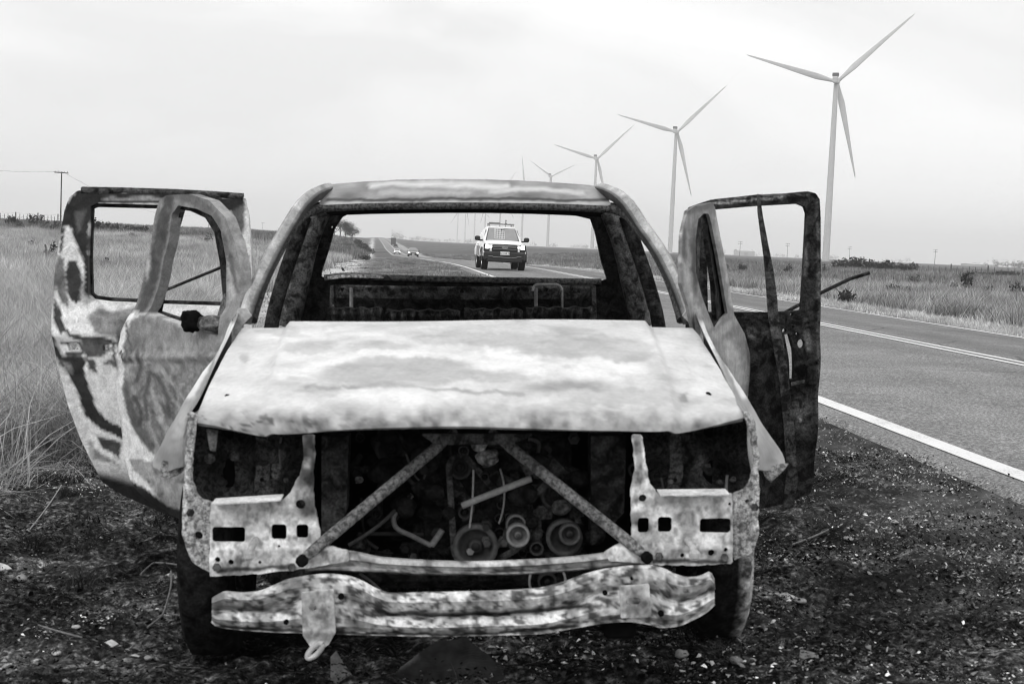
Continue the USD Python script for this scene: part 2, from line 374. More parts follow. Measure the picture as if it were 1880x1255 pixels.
# the roadside under the wreck, finely broken
nx, ny = int((PX1 - PX0) / .035), int((PY1 - PY0) / .045)
X, Y = np.meshgrid(np.linspace(PX0, PX1, nx), np.linspace(PY0, PY1, ny), indexing='ij')
b = burn(X, Y)
pp = np.stack([X.ravel(), Y.ravel()], 1)
edge = (sstep(PX0, PX0 + .3, X) * sstep(PX1, PX1 - .3, X) * sstep(PY0, PY0 + .3, Y) * sstep(PY1, PY1 - .5, Y))
h = (.10 * (n2(pp, 1.3, 31, 3) - .5) + .07 * np.abs(n2(pp, 5., 32, 4) - .5) * 2 + .06 * (n2(pp, 13., 33, 2) - .5)).reshape(X.shape) - .03
Z = ground(X, Y) + h * edge * (1 - .8 * sstep(S0 - .8, S0, X))
v = np.stack([X, Y, Z], -1).reshape(-1, 3)
_, f = grid(np.stack([X, Y, Z], -1))
if np.cross(v[f[0, 1]] - v[f[0, 0]], v[f[0, 2]] - v[f[0, 0]])[2] < 0: f = f[:, ::-1]
tone = .16 + .2 * (n2(pp, 3., 34, 3) - .5)
tone = np.where(v[:, 0] > .8, .10 + .14 * (n2(pp, 5., 35, 3) - .5), tone)
o = obj('scorched_roadside', (v, f), mg, None, np.clip(tone, .03, 1), True, {'burn': b.ravel() * np.clip(.97 - .55 * sstep(2.4, 2.95, pp[:, 0] + .5 * (n2(pp, 1.1, 38, 4) - .5)) + .25 * (n2(pp, 2.2, 36, 3) - .5) - .22 * sstep(.9, 2.2, pp[:, 0]) * sstep(.5, .62, n2(pp, 1.2, 37, 3)), 0, 1)})
tag(o, 'blackened ash covered verge beneath and around the burnt wreck', 'ground', kind='structure')

# ------------------------------------------------------------------ the road
road = UsdGeom.Xform.Define(stage, '/World/road'); tag(road, 'two lane asphalt country road running straight to a far crest', 'road', kind='structure')
ry = np.r_[np.arange(-60, 130, 1.0), np.unique(np.r_[130 + axis_points(0, 3200, 0, 1.5, 1.02)])][:-1]
ry = ry[ry < 3300]
cols = np.array([S0, S0 + .12, 3.7, 4.8, 5.7, 6.5, SM, 7.1, 7.8, 8.7, 9.7, 10.2, S1])
XX, YY = np.meshgrid(cols, ry, indexing='ij')
jag = .09 * (n2(np.stack([YY[0], YY[0] * 0], 1), 1.3, 41, 5) - .5) * 2; jag2 = .09 * (n2(np.stack([YY[0], YY[0] * 0], 1), 1.1, 42, 5) - .5) * 2
SS = XX.copy(); SS[0] += jag; SS[-1] += jag2
ZZ = zroad(YY) - .02 * np.abs(SS - SM); ZZ[0] -= .05; ZZ[-1] -= .05
Pn = np.stack([SS + off(YY), YY, ZZ], -1)
v, f = grid(Pn)
if np.cross(v[f[0, 1]] - v[f[0, 0]], v[f[0, 2]] - v[f[0, 0]])[2] < 0: f = f[:, ::-1]
ma = usdkit.material(stage, '/World/Looks/asphalt', {
    'g': ('geometry', {}), 'a': ('attribute', {'attribute': 'lane'}), 'st': ('mapping', {'scale': (1.2, .06, 1.)}),
    'n': ('noise_texture', {'scale': 42., 'detail': 4., 'roughness': .8}), 'n2': ('noise_texture', {'scale': .9, 'detail': 5., 'roughness': .6}), 'n3': ('noise_texture', {'scale': 1., 'detail': 3.}),
    'v': ('voronoi_texture', {'feature': 'distance_to_edge', 'scale': .55}), 'nw': ('noise_texture', {'scale': 1.6, 'detail': 5.}), 'wv': ('mix_color', {'fac': .16}), 'cr': ('map_range', {'value': 0., 'from_min': .004, 'from_max': .013, 'to_min': .45, 'to_max': 1., 'clamp': True}), 'm4': ('vector_math', {'math_type': 'scale'}), 'lg': ('noise_texture', {'scale': .16, 'detail': 2.}), 'lm': ('map_range', {'value': 0., 'from_min': .5, 'from_max': .62, 'to_min': 0., 'to_max': 1., 'clamp': True}), 'cm': ('math', {'math_type': 'maximum'}), 'inv': ('math', {'math_type': 'subtract', 'value1': 1.0}),
    'r': ('rgb_ramp', {'ramp': [(.34, (.04,) * 3), (.5, (.16,) * 3), (.64, (.40,) * 3)]}), 'r2': ('rgb_ramp', {'ramp': [(.3, (.78,) * 3), (.7, (1.2,) * 3)]}), 'r3': ('rgb_ramp', {'ramp': [(.3, (.80,) * 3), (.7, (1.16,) * 3)]}),
    'lr': ('rgb_ramp', {'ramp': [(0., (1.,) * 3), (.27, (1.,) * 3), (.40, (.97,) * 3), (.55, (1.02,) * 3), (.60, (.80,) * 3), (.66, (.62,) * 3), (.72, (.80,) * 3), (.80, (.82,) * 3), (.86, (.76,) * 3), (.95, (.88,) * 3), (1., (.9,) * 3)]}),
    'mr': ('map_range', {'from_min': S0, 'from_max': S1, 'to_min': 0., 'to_max': 1., 'value': 0.}),
    'm': ('vector_math', {'math_type': 'multiply'}), 'm2': ('vector_math', {'math_type': 'multiply'}), 'm3': ('vector_math', {'math_type': 'multiply'}),
    'b': ('bump', {'strength': .5, 'distance': .006}), 'p': ('principled_bsdf', {'roughness': .8, 'specular_ior_level': .3})},
    [('g.position', 'n.vector'), ('g.position', 'n2.vector'), ('g.position', 'st.vector'), ('st.vector', 'n3.vector'), ('n.fac', 'r.fac'), ('n2.fac', 'r2.fac'), ('n3.fac', 'r3.fac'),
     ('a.fac', 'mr.value'), ('mr.result', 'lr.fac'), ('r.color', 'm.vector1'), ('r2.color', 'm.vector2'), ('m.vector', 'm2.vector1'), ('lr.color', 'm2.vector2'), ('m2.vector', 'm3.vector1'), ('r3.color', 'm3.vector2'),
     ('g.position', 'nw.vector'), ('g.position', 'wv.a'), ('nw.color', 'wv.b'), ('wv.result', 'v.vector'), ('v.distance', 'cr.value'), ('g.position', 'lg.vector'), ('lg.fac', 'lm.value'), ('lm.result', 'inv.value2'), ('cr.result', 'cm.value1'), ('inv.value', 'cm.value2'), ('m3.vector', 'm4.vector1'), ('cm.value', 'm4.scale'), ('m4.vector', 'p.base_color'), ('n.fac', 'b.height'), ('b.normal', 'p.normal')], surface='p.BSDF')
obj('asphalt', (v, f), ma, road, None, True, {'lane': SS.ravel()})
mm = usdkit.material(stage, '/World/Looks/worn_marking', {
    'g': ('geometry', {}), 'n': ('noise_texture', {'scale': 60., 'detail': 4., 'roughness': .7}), 'n2': ('noise_texture', {'scale': 3., 'detail': 4.}),
    'ad': ('math', {'math_type': 'multiply_add', 'value2': .45}), 'r': ('rgb_ramp', {'ramp': [(.44, (.18,) * 3), (.54, (.46,) * 3), (.72, (.70,) * 3)]}),
    'p': ('principled_bsdf', {'roughness': .7, 'specular_ior_level': .3})},
    [('g.position', 'n.vector'), ('g.position', 'n2.vector'), ('n2.fac', 'ad.value1'), ('n.fac', 'ad.value3'), ('ad.value', 'r.fac'), ('r.color', 'p.base_color')], surface='p.BSDF')
def stripe(name, s, w, lift=.006):
    yy = ry; a = .012 * (n2(np.stack([yy, yy * 0], 1), 2.5, int(s * 10)) - .5); bb = .012 * (n2(np.stack([yy, yy * 0], 1), 2.5, int(s * 10) + 1) - .5)
    def row(sv): return np.stack([sv + off(yy), yy, zroad(yy) - .02 * np.abs(sv - SM) + lift + .00002 * np.maximum(0, yy)], -1)
    obj(name, grid(np.stack([row(s - w / 2 + a), row(s + w / 2 + bb)]), flip=False), mm, road, None, False)
stripe('edge_line', 3.43, .155); stripe('edge_line', 10.1, .12)
stripe('centre_line', 6.97 - .115, .11); stripe('centre_line', 6.97 + .115, .11)

# ------------------------------------------------------------------ grass
def blades(n, spread, h, w, lean, seed, seg=3, tone=(.3, .5)):
    g = np.random.default_rng(seed); vs, fs, tn, c = [], [], [], 0
    for i in range(n):
        r = spread * math.sqrt(g.random()); a = g.random() * 2 * math.pi
        base = V3(r * math.cos(a), r * math.sin(a), -.03)
        hh = h * (.45 + .75 * g.random()); ld = g.random() * 2 * math.pi; ll = lean * (.3 + g.random()) * hh
        t = V3(math.cos(ld + 1.57), math.sin(ld + 1.57), 0) if g.random() < .5 else V3(math.cos(g.random() * 6.28), math.sin(g.random() * 6.28), 0)
        ww = w * (.6 + .8 * g.random()); tt = tone[0] + (tone[1] - tone[0]) * g.random()
        for k in range(seg + 1):
            u = k / seg; p = base + V3(math.cos(ld) * ll * u ** 2, math.sin(ld) * ll * u ** 2, hh * (u - .25 * lean * u * u))
            wk = ww * (1 - u) ** .7
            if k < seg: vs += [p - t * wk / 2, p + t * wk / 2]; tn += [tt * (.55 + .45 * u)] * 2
            else: vs.append(p); tn.append(tt)
        for k in range(seg - 1):
            b = c + 2 * k; fs += [[b, b + 1, b + 3], [b, b + 3, b + 2]]
        b = c + 2 * (seg - 1); fs.append([b, b + 1, b + 2]); c += 2 * seg + 1
    return np.array(vs), np.array(fs), np.array(tn)
mgrass = usdkit.material(stage, '/World/Looks/dry_grass', {
    'a': ('attribute', {'attribute': 'tone'}), 'o': ('object_info', {}), 'g': ('geometry', {}), 'n': ('noise_texture', {'scale': .35, 'detail': 6., 'roughness': .65}),
    'r': ('map_range', {'value': 0., 'to_min': .55, 'to_max': 1.3}), 'rn': ('map_range', {'value': 0., 'from_min': .36, 'from_max': .62, 'to_min': .42, 'to_max': 1.2, 'clamp': True}),
    'mm': ('math', {'math_type': 'multiply'}), 'sc': ('vector_math', {'math_type': 'scale'}),
    'd': ('principled_bsdf', {'roughness': .8, 'specular_ior_level': .15}), 't': ('translucent_bsdf', {}), 'mx': ('mix_closure', {'fac': .3})},
    [('o.random', 'r.value'), ('g.position', 'n.vector'), ('n.fac', 'rn.value'), ('r.result', 'mm.value1'), ('rn.result', 'mm.value2'), ('a.color', 'sc.vector1'), ('mm.value', 'sc.scale'), ('sc.vector', 'd.base_color'), ('sc.vector', 't.color'),
     ('d.BSDF', 'mx.closure1'), ('t.BSDF', 'mx.closure2')], surface='mx.closure')
def scatter(name, protos, mat, pts, scales, rots, which, label, cat, tilt=0.0, seed=1):
    pi = UsdGeom.PointInstancer.Define(stage, numbered('/World', name)); paths = []
    for k, pr in enumerate(protos):
        p = f'{pi.GetPath()}/tuft' + (f'_{k:03d}' if k else '')
        define(p, pr[0], pr[1], mat, pr[2] if len(pr) > 2 else None, False); paths.append(p)
    pi.CreatePrototypesRel().SetTargets([Sdf.Path(p) for p in paths])
    pi.CreatePositionsAttr(Vt.Vec3fArray.FromNumpy(np.asarray(pts, np.float32)))
    pi.CreateProtoIndicesAttr(Vt.IntArray.FromNumpy(np.asarray(which, np.int32)))
    sc = np.asarray(scales, np.float32); sc = np.repeat(sc[:, None], 3, 1) if sc.ndim == 1 else sc
    pi.CreateScalesAttr(Vt.Vec3fArray.FromNumpy(sc))
    g = np.random.default_rng(seed)
    a = np.asarray(rots) / 2; qz = np.stack([np.cos(a), 0 * a, 0 * a, np.sin(a)], 1)
    if tilt:
        ax = g.random(len(a)) * 2 * math.pi; ta = tilt * g.random(len(a)) / 2
        qt = np.stack([np.cos(ta), np.sin(ta) * np.cos(ax), np.sin(ta) * np.sin(ax), 0 * ta], 1)
        w1, x1, y1, z1 = qt.T; w2, x2, y2, z2 = qz.T
        qz = np.stack([w1 * w2 - x1 * x2 - y1 * y2 - z1 * z2, w1 * x2 + x1 * w2 + y1 * z2 - z1 * y2, w1 * y2 - x1 * z2 + y1 * w2 + z1 * x2, w1 * z2 + x1 * y2 - y1 * x2 + z1 * w2], 1)
    pi.CreateOrientationsAttr([Gf.Quath(*map(float, q)) for q in qz])
    tag(pi, label, cat, kind='stuff')
def field(seed, n, az0, az1, r0, r1, power=1.0):
    g = np.random.default_rng(seed); a = az0 + (az1 - az0) * g.random(n)
    r = np.sqrt(r0 ** 2 + (r1 ** 2 - r0 ** 2) * g.random(n)) if power == 2 else r0 * (r1 / r0) ** g.random(n) if power == 0 else r0 + (r1 - r0) * g.random(n)
    return r * np.sin(a), r * np.cos(a), r, g
PROJ_YAW = math.atan2(-(AX[2] * -1)[0] * -1, (AX[2] * -1)[1])
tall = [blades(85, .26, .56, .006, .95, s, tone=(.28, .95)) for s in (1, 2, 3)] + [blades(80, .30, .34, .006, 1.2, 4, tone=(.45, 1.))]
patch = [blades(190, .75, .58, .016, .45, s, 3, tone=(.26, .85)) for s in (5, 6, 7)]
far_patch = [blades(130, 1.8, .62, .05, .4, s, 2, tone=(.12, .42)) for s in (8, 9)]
# left: dense and near
xs, ys, sc, wh = [], [], [], []
def keep_left(x, y):
    s = x - off(y)
    lim = np.where(y < 14, -1.35, np.where(y < 24, -1.35 - 2.1 * sstep(14, 24, y), -3.4)) + .5 * (n2(np.stack([x, y], 1), .5, 51) - .5)
    return (s < lim) & (burn(x, y) < .35 + .3 * np.random.default_rng(5).random(len(x)))
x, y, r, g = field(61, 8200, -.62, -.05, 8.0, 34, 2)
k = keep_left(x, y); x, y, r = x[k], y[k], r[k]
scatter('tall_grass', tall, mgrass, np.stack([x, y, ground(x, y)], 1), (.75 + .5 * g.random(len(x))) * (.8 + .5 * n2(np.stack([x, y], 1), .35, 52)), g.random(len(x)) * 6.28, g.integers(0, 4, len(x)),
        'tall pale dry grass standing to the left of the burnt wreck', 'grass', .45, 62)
x, y, r, g = field(63, 7500, -.60, .02, 30, 120, 1)
k = keep_left(x, y); x, y = x[k], y[k]
scatter('tall_grass', patch, mgrass, np.stack([x, y, ground(x, y)], 1), (.7 + .5 * g.random(len(x))), g.random(len(x)) * 6.28, g.integers(0, 3, len(x)),
        'tall dry grass of the left field behind the open doors', 'grass', .15, 64)
x, y, r, g = field(65, 4500, -.60, .02, 115, 420, 1)
k = keep_left(x, y); x, y = x[k], y[k]
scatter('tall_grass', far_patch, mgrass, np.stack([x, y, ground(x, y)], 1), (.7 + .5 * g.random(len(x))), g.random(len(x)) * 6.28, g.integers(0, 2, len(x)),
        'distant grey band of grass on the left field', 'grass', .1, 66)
# right of the road
def keep_right(x, y): s = x - off(y); return s > 13.3 + 1.6 * (n2(np.stack([x, y], 1), .25, 53) - .5)
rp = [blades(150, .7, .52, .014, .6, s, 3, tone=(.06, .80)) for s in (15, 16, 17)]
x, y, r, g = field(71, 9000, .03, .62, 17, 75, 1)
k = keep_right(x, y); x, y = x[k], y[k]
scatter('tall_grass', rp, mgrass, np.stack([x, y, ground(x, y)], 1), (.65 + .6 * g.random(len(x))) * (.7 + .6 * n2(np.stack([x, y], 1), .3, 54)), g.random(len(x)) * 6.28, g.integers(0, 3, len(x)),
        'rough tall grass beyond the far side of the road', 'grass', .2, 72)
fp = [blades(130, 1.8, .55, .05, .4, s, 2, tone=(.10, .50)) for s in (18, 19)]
x, y, r, g = field(73, 5500, -.02, .60, 70, 420, 1)
k = keep_right(x, y); x, y = x[k], y[k]
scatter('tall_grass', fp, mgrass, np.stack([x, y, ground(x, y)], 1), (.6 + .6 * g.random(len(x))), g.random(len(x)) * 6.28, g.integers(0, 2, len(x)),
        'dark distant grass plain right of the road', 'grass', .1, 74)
short = [blades(120, .5, .13, .012, .8, s, 2, tone=(.45, .95)) for s in (25, 26)]
x, y, r, g = field(75, 9000, .0, .62, 14, 110, 1)
s = x - off(y); k = (s > S1 + .12) & (s < 14.0); x, y = x[k], y[k]
scatter('verge_grass', short, mgrass, np.stack([x, y, ground(x, y)], 1), (.7 + .7 * g.random(len(x))), g.random(len(x)) * 6.28, g.integers(0, 2, len(x)),
        'pale mown grass strip along the far edge of the road', 'grass', .2, 76)
vl = [blades(120, .5, .10, .012, .8, s, 2, tone=(.12, .62)) for s in (27, 28)]
x, y, r, g = field(77, 9000, -.25, .30, 12, 160, 1)
s = x - off(y); k = (s < S0 - .15) & (s > -3.4) & ((s > -1.5) | (g.random(len(x)) < .25)) & (y > 11.5) & (burn(x, y) < .4); x, y = x[k], y[k]
scatter('verge_grass', vl, mgrass, np.stack([x, y, ground(x, y)], 1), (.7 + .7 * g.random(len(x))), g.random(len(x)) * 6.28, g.integers(0, 2, len(x)),
        'short darker grass on the near verge behind the wreck', 'grass', .2, 78)
# litter on the scorched ground
def lump(seed, flat=.5, sub=1):
    m = trimesh.creation.icosphere(sub, 1.0); v = np.array(m.vertices); v *= (.65 + .7 * fbm(v * 1.1 + seed * 7.3, 3, seed))[:, None]; v[:, 2] *= flat
    return v, np.array(m.faces)
def on_patch(seed, n, cond):
    g = np.random.default_rng(seed); x = PX0 + (PX1 - PX0) * g.random(n); y = 2.2 + 9.5 * g.random(n) ** 1.2
    k = cond(x, y, g); x, y = x[k], y[k]
    zi = (np.clip(((x - PX0) / (PX1 - PX0) * (nx - 1)).round().astype(int), 0, nx - 1), np.clip(((y - PY0) / (PY1 - PY0) * (ny - 1)).round().astype(int), 0, ny - 1))
    return x, y, Z[zi], g
def patch_z(x, y):
    return float(Z[int(np.clip(round((x - PX0) / (PX1 - PX0) * (nx - 1)), 0, nx - 1)), int(np.clip(round((y - PY0) / (PY1 - PY0) * (ny - 1)), 0, ny - 1))])
def tonedlump(s, flat, t): v, f = lump(s, flat); return v, f, t * (.7 + .6 * fbm(v * 2 + 9, 2, s))
def litter(seed, n, spread, size, tones, lift=.02):
    """a handful of crumbs: thin tilted irregular flakes"""
    g = np.random.default_rng(seed); vs, fs, tn = [], [], []
    for i in range(n):
        c = V3(*(g.normal(0, .42, 2) * spread), g.random() * lift); m = g.integers(4, 7); s = size * (.25 + 1.4 * g.random() ** 3)
        a = np.sort(g.random(m) * 2 * math.pi); r = s * (.5 + .7 * g.random(m)); q = np.stack([r * np.cos(a), r * np.sin(a) * g.uniform(.4, 1), 0 * a], 1)
        R = rotm([math.cos(i), math.sin(i), 0], g.normal(0, .5)); q = q @ R.T + c; top = c + V3(0, 0, s * g.uniform(.1, .5)); k = len(vs); vs += list(q) + [top]
        fs += [[k + e, k + (e + 1) % m, k + m] for e in range(m)]; tn += [float(g.choice(tones)) * g.uniform(.6, 1.4)] * (m + 1)
    return np.array(vs), np.array(fs), np.array(tn)
dark_t = [.005] * 7 + [.012] * 7 + [.03] * 6 + [.06] * 5 + [.10, .14, .2, .35]
x, y, z, g = on_patch(81, 5600, lambda x, y, g: (burn(x, y) > .25) & (x < S0 - .05) & (n2(np.stack([x * .7, y], 1), 1.5, 58, 3) + .12 * g.random(len(x)) > .50))
scatter('charred_litter', [litter(k, 110, .20, .0085, dark_t, .025) for k in (1, 2, 3)], M['stone'], np.stack([x, y, z - .004], 1), .7 + .8 * g.random(len(x)), g.random(len(x)) * 6.28, g.integers(0, 3, len(x)),
        'crumbled black char and soil around the wreck', 'soil', .25, 84)
light_t = [.12, .2, .3, .45, .6, .8, .9]
def ashy(x, y, g): return (burn(x, y) > .2) & (x < S0 - .05) & (n2(np.stack([x * .6, y], 1), 1.9, 55, 4) + .10 * g.random(len(x)) - .05 * (x < 0) + .03 * (x > .9) > .525)
x, y, z, g = on_patch(83, 4200, ashy)
scatter('ash_flakes', [litter(k, 30, .16, .0075, light_t, .02) for k in (11, 12, 13)], M['stone'], np.stack([x, y, z + .004], 1), .5 + 1.0 * g.random(len(x)) ** 2, g.random(len(x)) * 6.28, g.integers(0, 3, len(x)),
        'pale ash flakes and pebbles strewn over the blackened ground', 'ash', .3, 82)
x, y, z, g = on_patch(89, 3000, lambda x, y, g: (x > 2.1 + .5 * (n2(np.stack([x, y], 1), 1.2, 57, 3) - .5)) & (x < S0 + .02))
scatter('shoulder_gravel', [litter(k, 80, .2, .010, [.03, .06, .12, .2, .3, .5], .015) for k in (21, 22)], M['stone'], np.stack([x, y, z], 1), .6 + .7 * g.random(len(x)), g.random(len(x)) * 6.28, g.integers(0, 2, len(x)),
        'loose grey grit along the near edge of the asphalt', 'gravel', .15, 90)
bt = [blades(70, .07, .085, .006, .8, s, 2, tone=(.008, .06)) for s in (31, 32)] + [blades(50, .08, .11, .005, 1.2, 35, 3, tone=(.03, .22))]
x, y, z, g = on_patch(85, 2200, lambda x, y, g: (burn(x, y) > .3) & (n2(np.stack([x, y], 1), 1.3, 56, 3) > .50) & (x < 2.3) & ((x < -1.0) | (g.random(len(x)) < .3)))
scatter('burnt_stubble', bt, mgrass, np.stack([x, y, z], 1), .4 + .9 * g.random(len(x)) ** 2, g.random(len(x)) * 6.28, g.integers(0, 3, len(x)),
        'burnt black grass stubble on the scorched verge', 'grass', .3, 86)
sw = [blades(34, .22, .20, .005, 2.6, s, 3, tone=(.55, 1.)) for s in (33, 34)]
x, y, z, g = on_patch(87, 5200, lambda x, y, g: (burn(x, y) < .93) & (x < -1.2) & (y > 7.0))
scatter('loose_straw', sw, mgrass, np.stack([x, y, z], 1), .6 + .7 * g.random(len(x)), g.random(len(x)) * 6.28, g.integers(0, 2, len(x)),
        'pale flattened straw where the burnt ground meets the grass', 'straw', .3, 88)

# ------------------------------------------------------------------ the burnt pickup (its own axes: x to its right in the picture, y towards its tail, z up; origin on the ground under the bumper)
def ray(u, v): return V3((u - CX) / FPX, -(v - CY) / FPX, -1.0) @ AX
TY = unit(ray(843, 447)); TX = unit(AX[0] - TY * (AX[0] @ TY)); TZ = np.cross(TX, TY)
TB = np.stack([TX, TY, TZ])
TC = V3(-.03, -3.8, 1.34)                      # the camera in the truck's axes
TO = CAM - TC @ TB
tm = np.eye(4); tm[:3, :3] = TB; tm[3, :3] = TO
def T(u, v, y):
    d = TB @ ray(u, v); return TC + d * ((y - TC[1]) / d[1])
def TT(uv, y): return np.array([T(a, b, c) for (a, b), c in zip(uv, np.broadcast_to(y, (len(uv),)))])
def px(V):
    q = (np.asarray(V, float) - TC) @ TB @ AX.T
    return np.stack([CX - FPX * q[:, 0] / q[:, 2], CY + FPX * q[:, 1] / q[:, 2]], 1)
def plane_map(P0, N):
    """pixels of the photograph to points of the plane through P0; N points towards the camera"""
    P0 = np.asarray(P0, float); N = unit(N)
    if N[1] > 0: N = -N
    def f(uv):
        d = np.stack([(uv[:, 0] - CX) / FPX, -(uv[:, 1] - CY) / FPX, -np.ones(len(uv))], 1) @ AX @ TB.T
        t = ((P0 - TC) @ N) / (d @ N)
        return TC + d * t[:, None], np.repeat(N[None], len(uv), 0)
    return f
def ymap(y): return plane_map((0, y, 0), (0, -1, 0))
def strokes(uv, base, lst, warp=10., seed=0, rim=0):
    """burn marks, painted shade and painted highlights: each a polyline with a half width and a grey"""
    uv = np.asarray(uv, float)
    w = np.stack([n2(uv, 1 / 38., seed + 1, 4) - .5, n2(uv, 1 / 38., seed + 2, 4) - .5], 1) * 2 * warp
    w += np.stack([n2(uv, 1 / 9., seed + 3, 2) - .5, n2(uv, 1 / 9., seed + 4, 2) - .5], 1) * warp * .5
    q = uv + w
    t = np.broadcast_to(np.asarray(base, float), (len(uv),)).copy()
    for pl, hw, tone, soft in lst:
        pl = np.asarray(pl, float); d = np.full(len(uv), 1e9)
        if hw == 'poly':
            g = Polygon(pl).buffer(0); pts_ = shapely.points(q[:, 0], q[:, 1]); d = np.where(shapely.contains(g, pts_), -1, 1) * shapely.distance(g.boundary, pts_)
            mk = sstep(soft, -soft, d); t = t * (1 - mk) + mk * tone * (1 + (.9 if tone < .5 else .2) * (n2(uv, 1 / 11., seed + 8, 4) - .5)); continue
        hw = np.broadcast_to(hw, (2,)) if np.ndim(hw) else (hw, hw)
        if len(pl) == 1: d = np.hypot((q[:, 0] - pl[0, 0]) / hw[0], (q[:, 1] - pl[0, 1]) / hw[1]); mk = sstep(1 + soft, 1 - soft, d)
        else:
            for a, b in zip(pl[:-1], pl[1:]):
                ab = b - a; k = np.clip(((q - a) @ ab) / (ab @ ab), 0, 1); d = np.minimum(d, np.linalg.norm(q - a - k[:, None] * ab, axis=1))
            mk = sstep(hw[0] * (1 + soft), hw[0] * (1 - soft), d)
        if rim and tone < .2:
            tone = tone * .6
            dn = np.clip(d if len(pl) == 1 else d / hw[0], 0, 1); tone = tone + rim * (1 - dn) ** 1.2 * (.4 + 1.2 * n2(uv, 1 / 14., seed + 7, 3))
        t = t * (1 - mk) + tone * mk
    return t
def rp(pts, r=0):
    p = Polygon(pts).buffer(0)
    return p.buffer(-r).buffer(2 * r).buffer(-r) if r else p
def mirror(p): return [(1715 - a, b) for a, b in p]
pickup = thing('burnt_pickup', 'burnt out double cab pickup with all doors open on the scorched verge', 'pickup truck', matrix=tm)
B = pickup
# --- bonnet
t_knots = np.array([0, .14, .34, .54, .72, .86, .94, 1.0])
cen = [(857, 588, 1.40), (858, 600, 1.25), (859, 624, 1.0), (860, 658, .75), (861, 698, .5), (862, 738, .32), (864, 766, .22), (866, 785, .18)]
lef = [(445, 590, 1.42), (430, 612, 1.25), (411, 646, 1.0), (392, 682, .78), (376, 715, .58), (366, 740, .45), (362, 755, .38), (362, 768, .34)]
rig = [(1271, 590, 1.42), (1288, 612, 1.25), (1308, 646, 1.0), (1330, 682, .78), (1348, 715, .58), (1359, 738, .45), (1364, 750, .38), (1365, 761, .34)]
lip_u = [362, 430, 500, 570, 640, 760, 870, 1000, 1120, 1225, 1300, 1365]; lip_v = [769, 783, 797, 795, 790, 786, 784, 786, 789, 790, 777, 760]
sk = np.linspace(-1, 1, 15); ctl = np.zeros((8, 15, 3))
for i in range(8):
    C, L, R = T(*cen[i]), T(*lef[i]), T(*rig[i])
    for j, s in enumerate(sk):
        e = L if s < 0 else R; a = abs(s); g = a ** 3.0
        ctl[i, j] = V3(C[0] + (e[0] - C[0]) * a, C[1] + (e[1] - C[1]) * a ** 2.4, C[2] + (e[2] - C[2]) * g)
        if i == 7:
            u = lef[7][0] + (rig[7][0] - lef[7][0]) * (s + 1) / 2
            ctl[i, j] = T(u, float(np.interp(u, lip_u, lip_v)), ctl[i, j][1])
nt, ns = 110, 190
tt, ss = np.linspace(0, 1, nt), np.linspace(-1, 1, ns)
HP = np.stack([RectBivariateSpline(t_knots, sk, ctl[:, :, k], kx=3, ky=3)(tt, ss) for k in range(3)], -1)
ssg, ttg = np.meshgrid(ss, tt); a2 = np.abs(ssg)
HP[..., 2] += -.024 * sstep(.755, .785, a2 + .06 * (ttg - .5)) * (1 - ttg * .55) + .006 * np.sin(ttg * 9 + ssg * 3) * (1 - a2)
uvn = np.stack([ssg.ravel() * 2.2, ttg.ravel() * 1.6], 1)
HP[..., 2] += ((n2(uvn, 1.6, 91, 3) - .5) * .022 + (n2(uvn, 7., 92, 3) - .5) * .006).reshape(HP.shape[:2]) * sstep(0, .08, ttg) * sstep(1.0, .86, ttg)
wr = np.exp(-((ttg - .70 - .04 * np.sin(ssg * 5)) / .035) ** 2) * sstep(-.7, -.2, ssg) * sstep(.8, .2, ssg); HP[..., 2] -= .010 * wr * (n2(uvn, 9., 93, 2).reshape(wr.shape))
hm = shell(HP, .012, (0, -.5, 1))
uv = px(hm[0]); nv = nt * ns
tone = strokes(uv, .56 + .24 * (n2(uv * [.45, 1], 1 / 34., 99, 4) - .5), [([(520, 690), (640, 660), (760, 655), (900, 665), (1060, 680), (1200, 690)], 9, .68, 1.), ([(640, 715), (760, 735), (900, 742)], 13, .67, 1.), ([(480, 620), (560, 610), (700, 612)], 8, .68, 1.), ([(900, 645), (1000, 655), (1180, 672)], 9, .70, 1.), ([(866, 622)], (113, 15), .44, .2), ([(850, 620)], (70, 7), .46, .4), ([(1075, 634)], (131, 20), .43, .2), ([(568, 637)], (52, 12), .46, .25), ([(693, 637)], (62, 9), .48, .25), ([(1152, 652)], (52, 13), .43, .2),
    ([(729, 684)], (140, 26), .42, .14), ([(900, 690)], (80, 10), .44, .25), ([(1045, 712)], (80, 13), .27, .6), ([(1140, 728)], (112, 17), .44, .2), ([(560, 715), (700, 705), (860, 718), (960, 724)], 3.5, .35, .6),
    ([(470, 596), (640, 594), (860, 596), (1060, 594), (1250, 596)], 4, .55, .6), ([(450, 660)], (10, 8), .4, .5), ([(1250, 728)], (9, 9), .25, .4), ([(1252, 640), (1262, 690), (1256, 735)], 2.2, .55, .6)], 11., 5)
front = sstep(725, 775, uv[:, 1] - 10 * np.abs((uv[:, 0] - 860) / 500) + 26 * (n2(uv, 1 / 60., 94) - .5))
tone = tone * (1 - front) + front * (.25 + .6 * (n2(uv, 1 / 20., 95, 4) - .5))  # lip mottling, darkened further as painted shade where the sheet turns down
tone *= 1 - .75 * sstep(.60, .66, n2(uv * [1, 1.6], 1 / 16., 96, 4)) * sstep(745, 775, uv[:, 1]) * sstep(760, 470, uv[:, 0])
tone *= 1 + .22 * (n2(uv * [.35, 1], 1 / 22., 97, 4) - .5) - .2 * sstep(.58, .74, n2(uv * [.3, 1.2], 1 / 26., 98, 5))
tone[nv:2 * nv] = .04
bonnet = obj('bonnet', hm, M['paint_burnt'], B, np.clip(tone, .02, .88), True, label='ash white bonnet with grey burn patches and a bent lip')
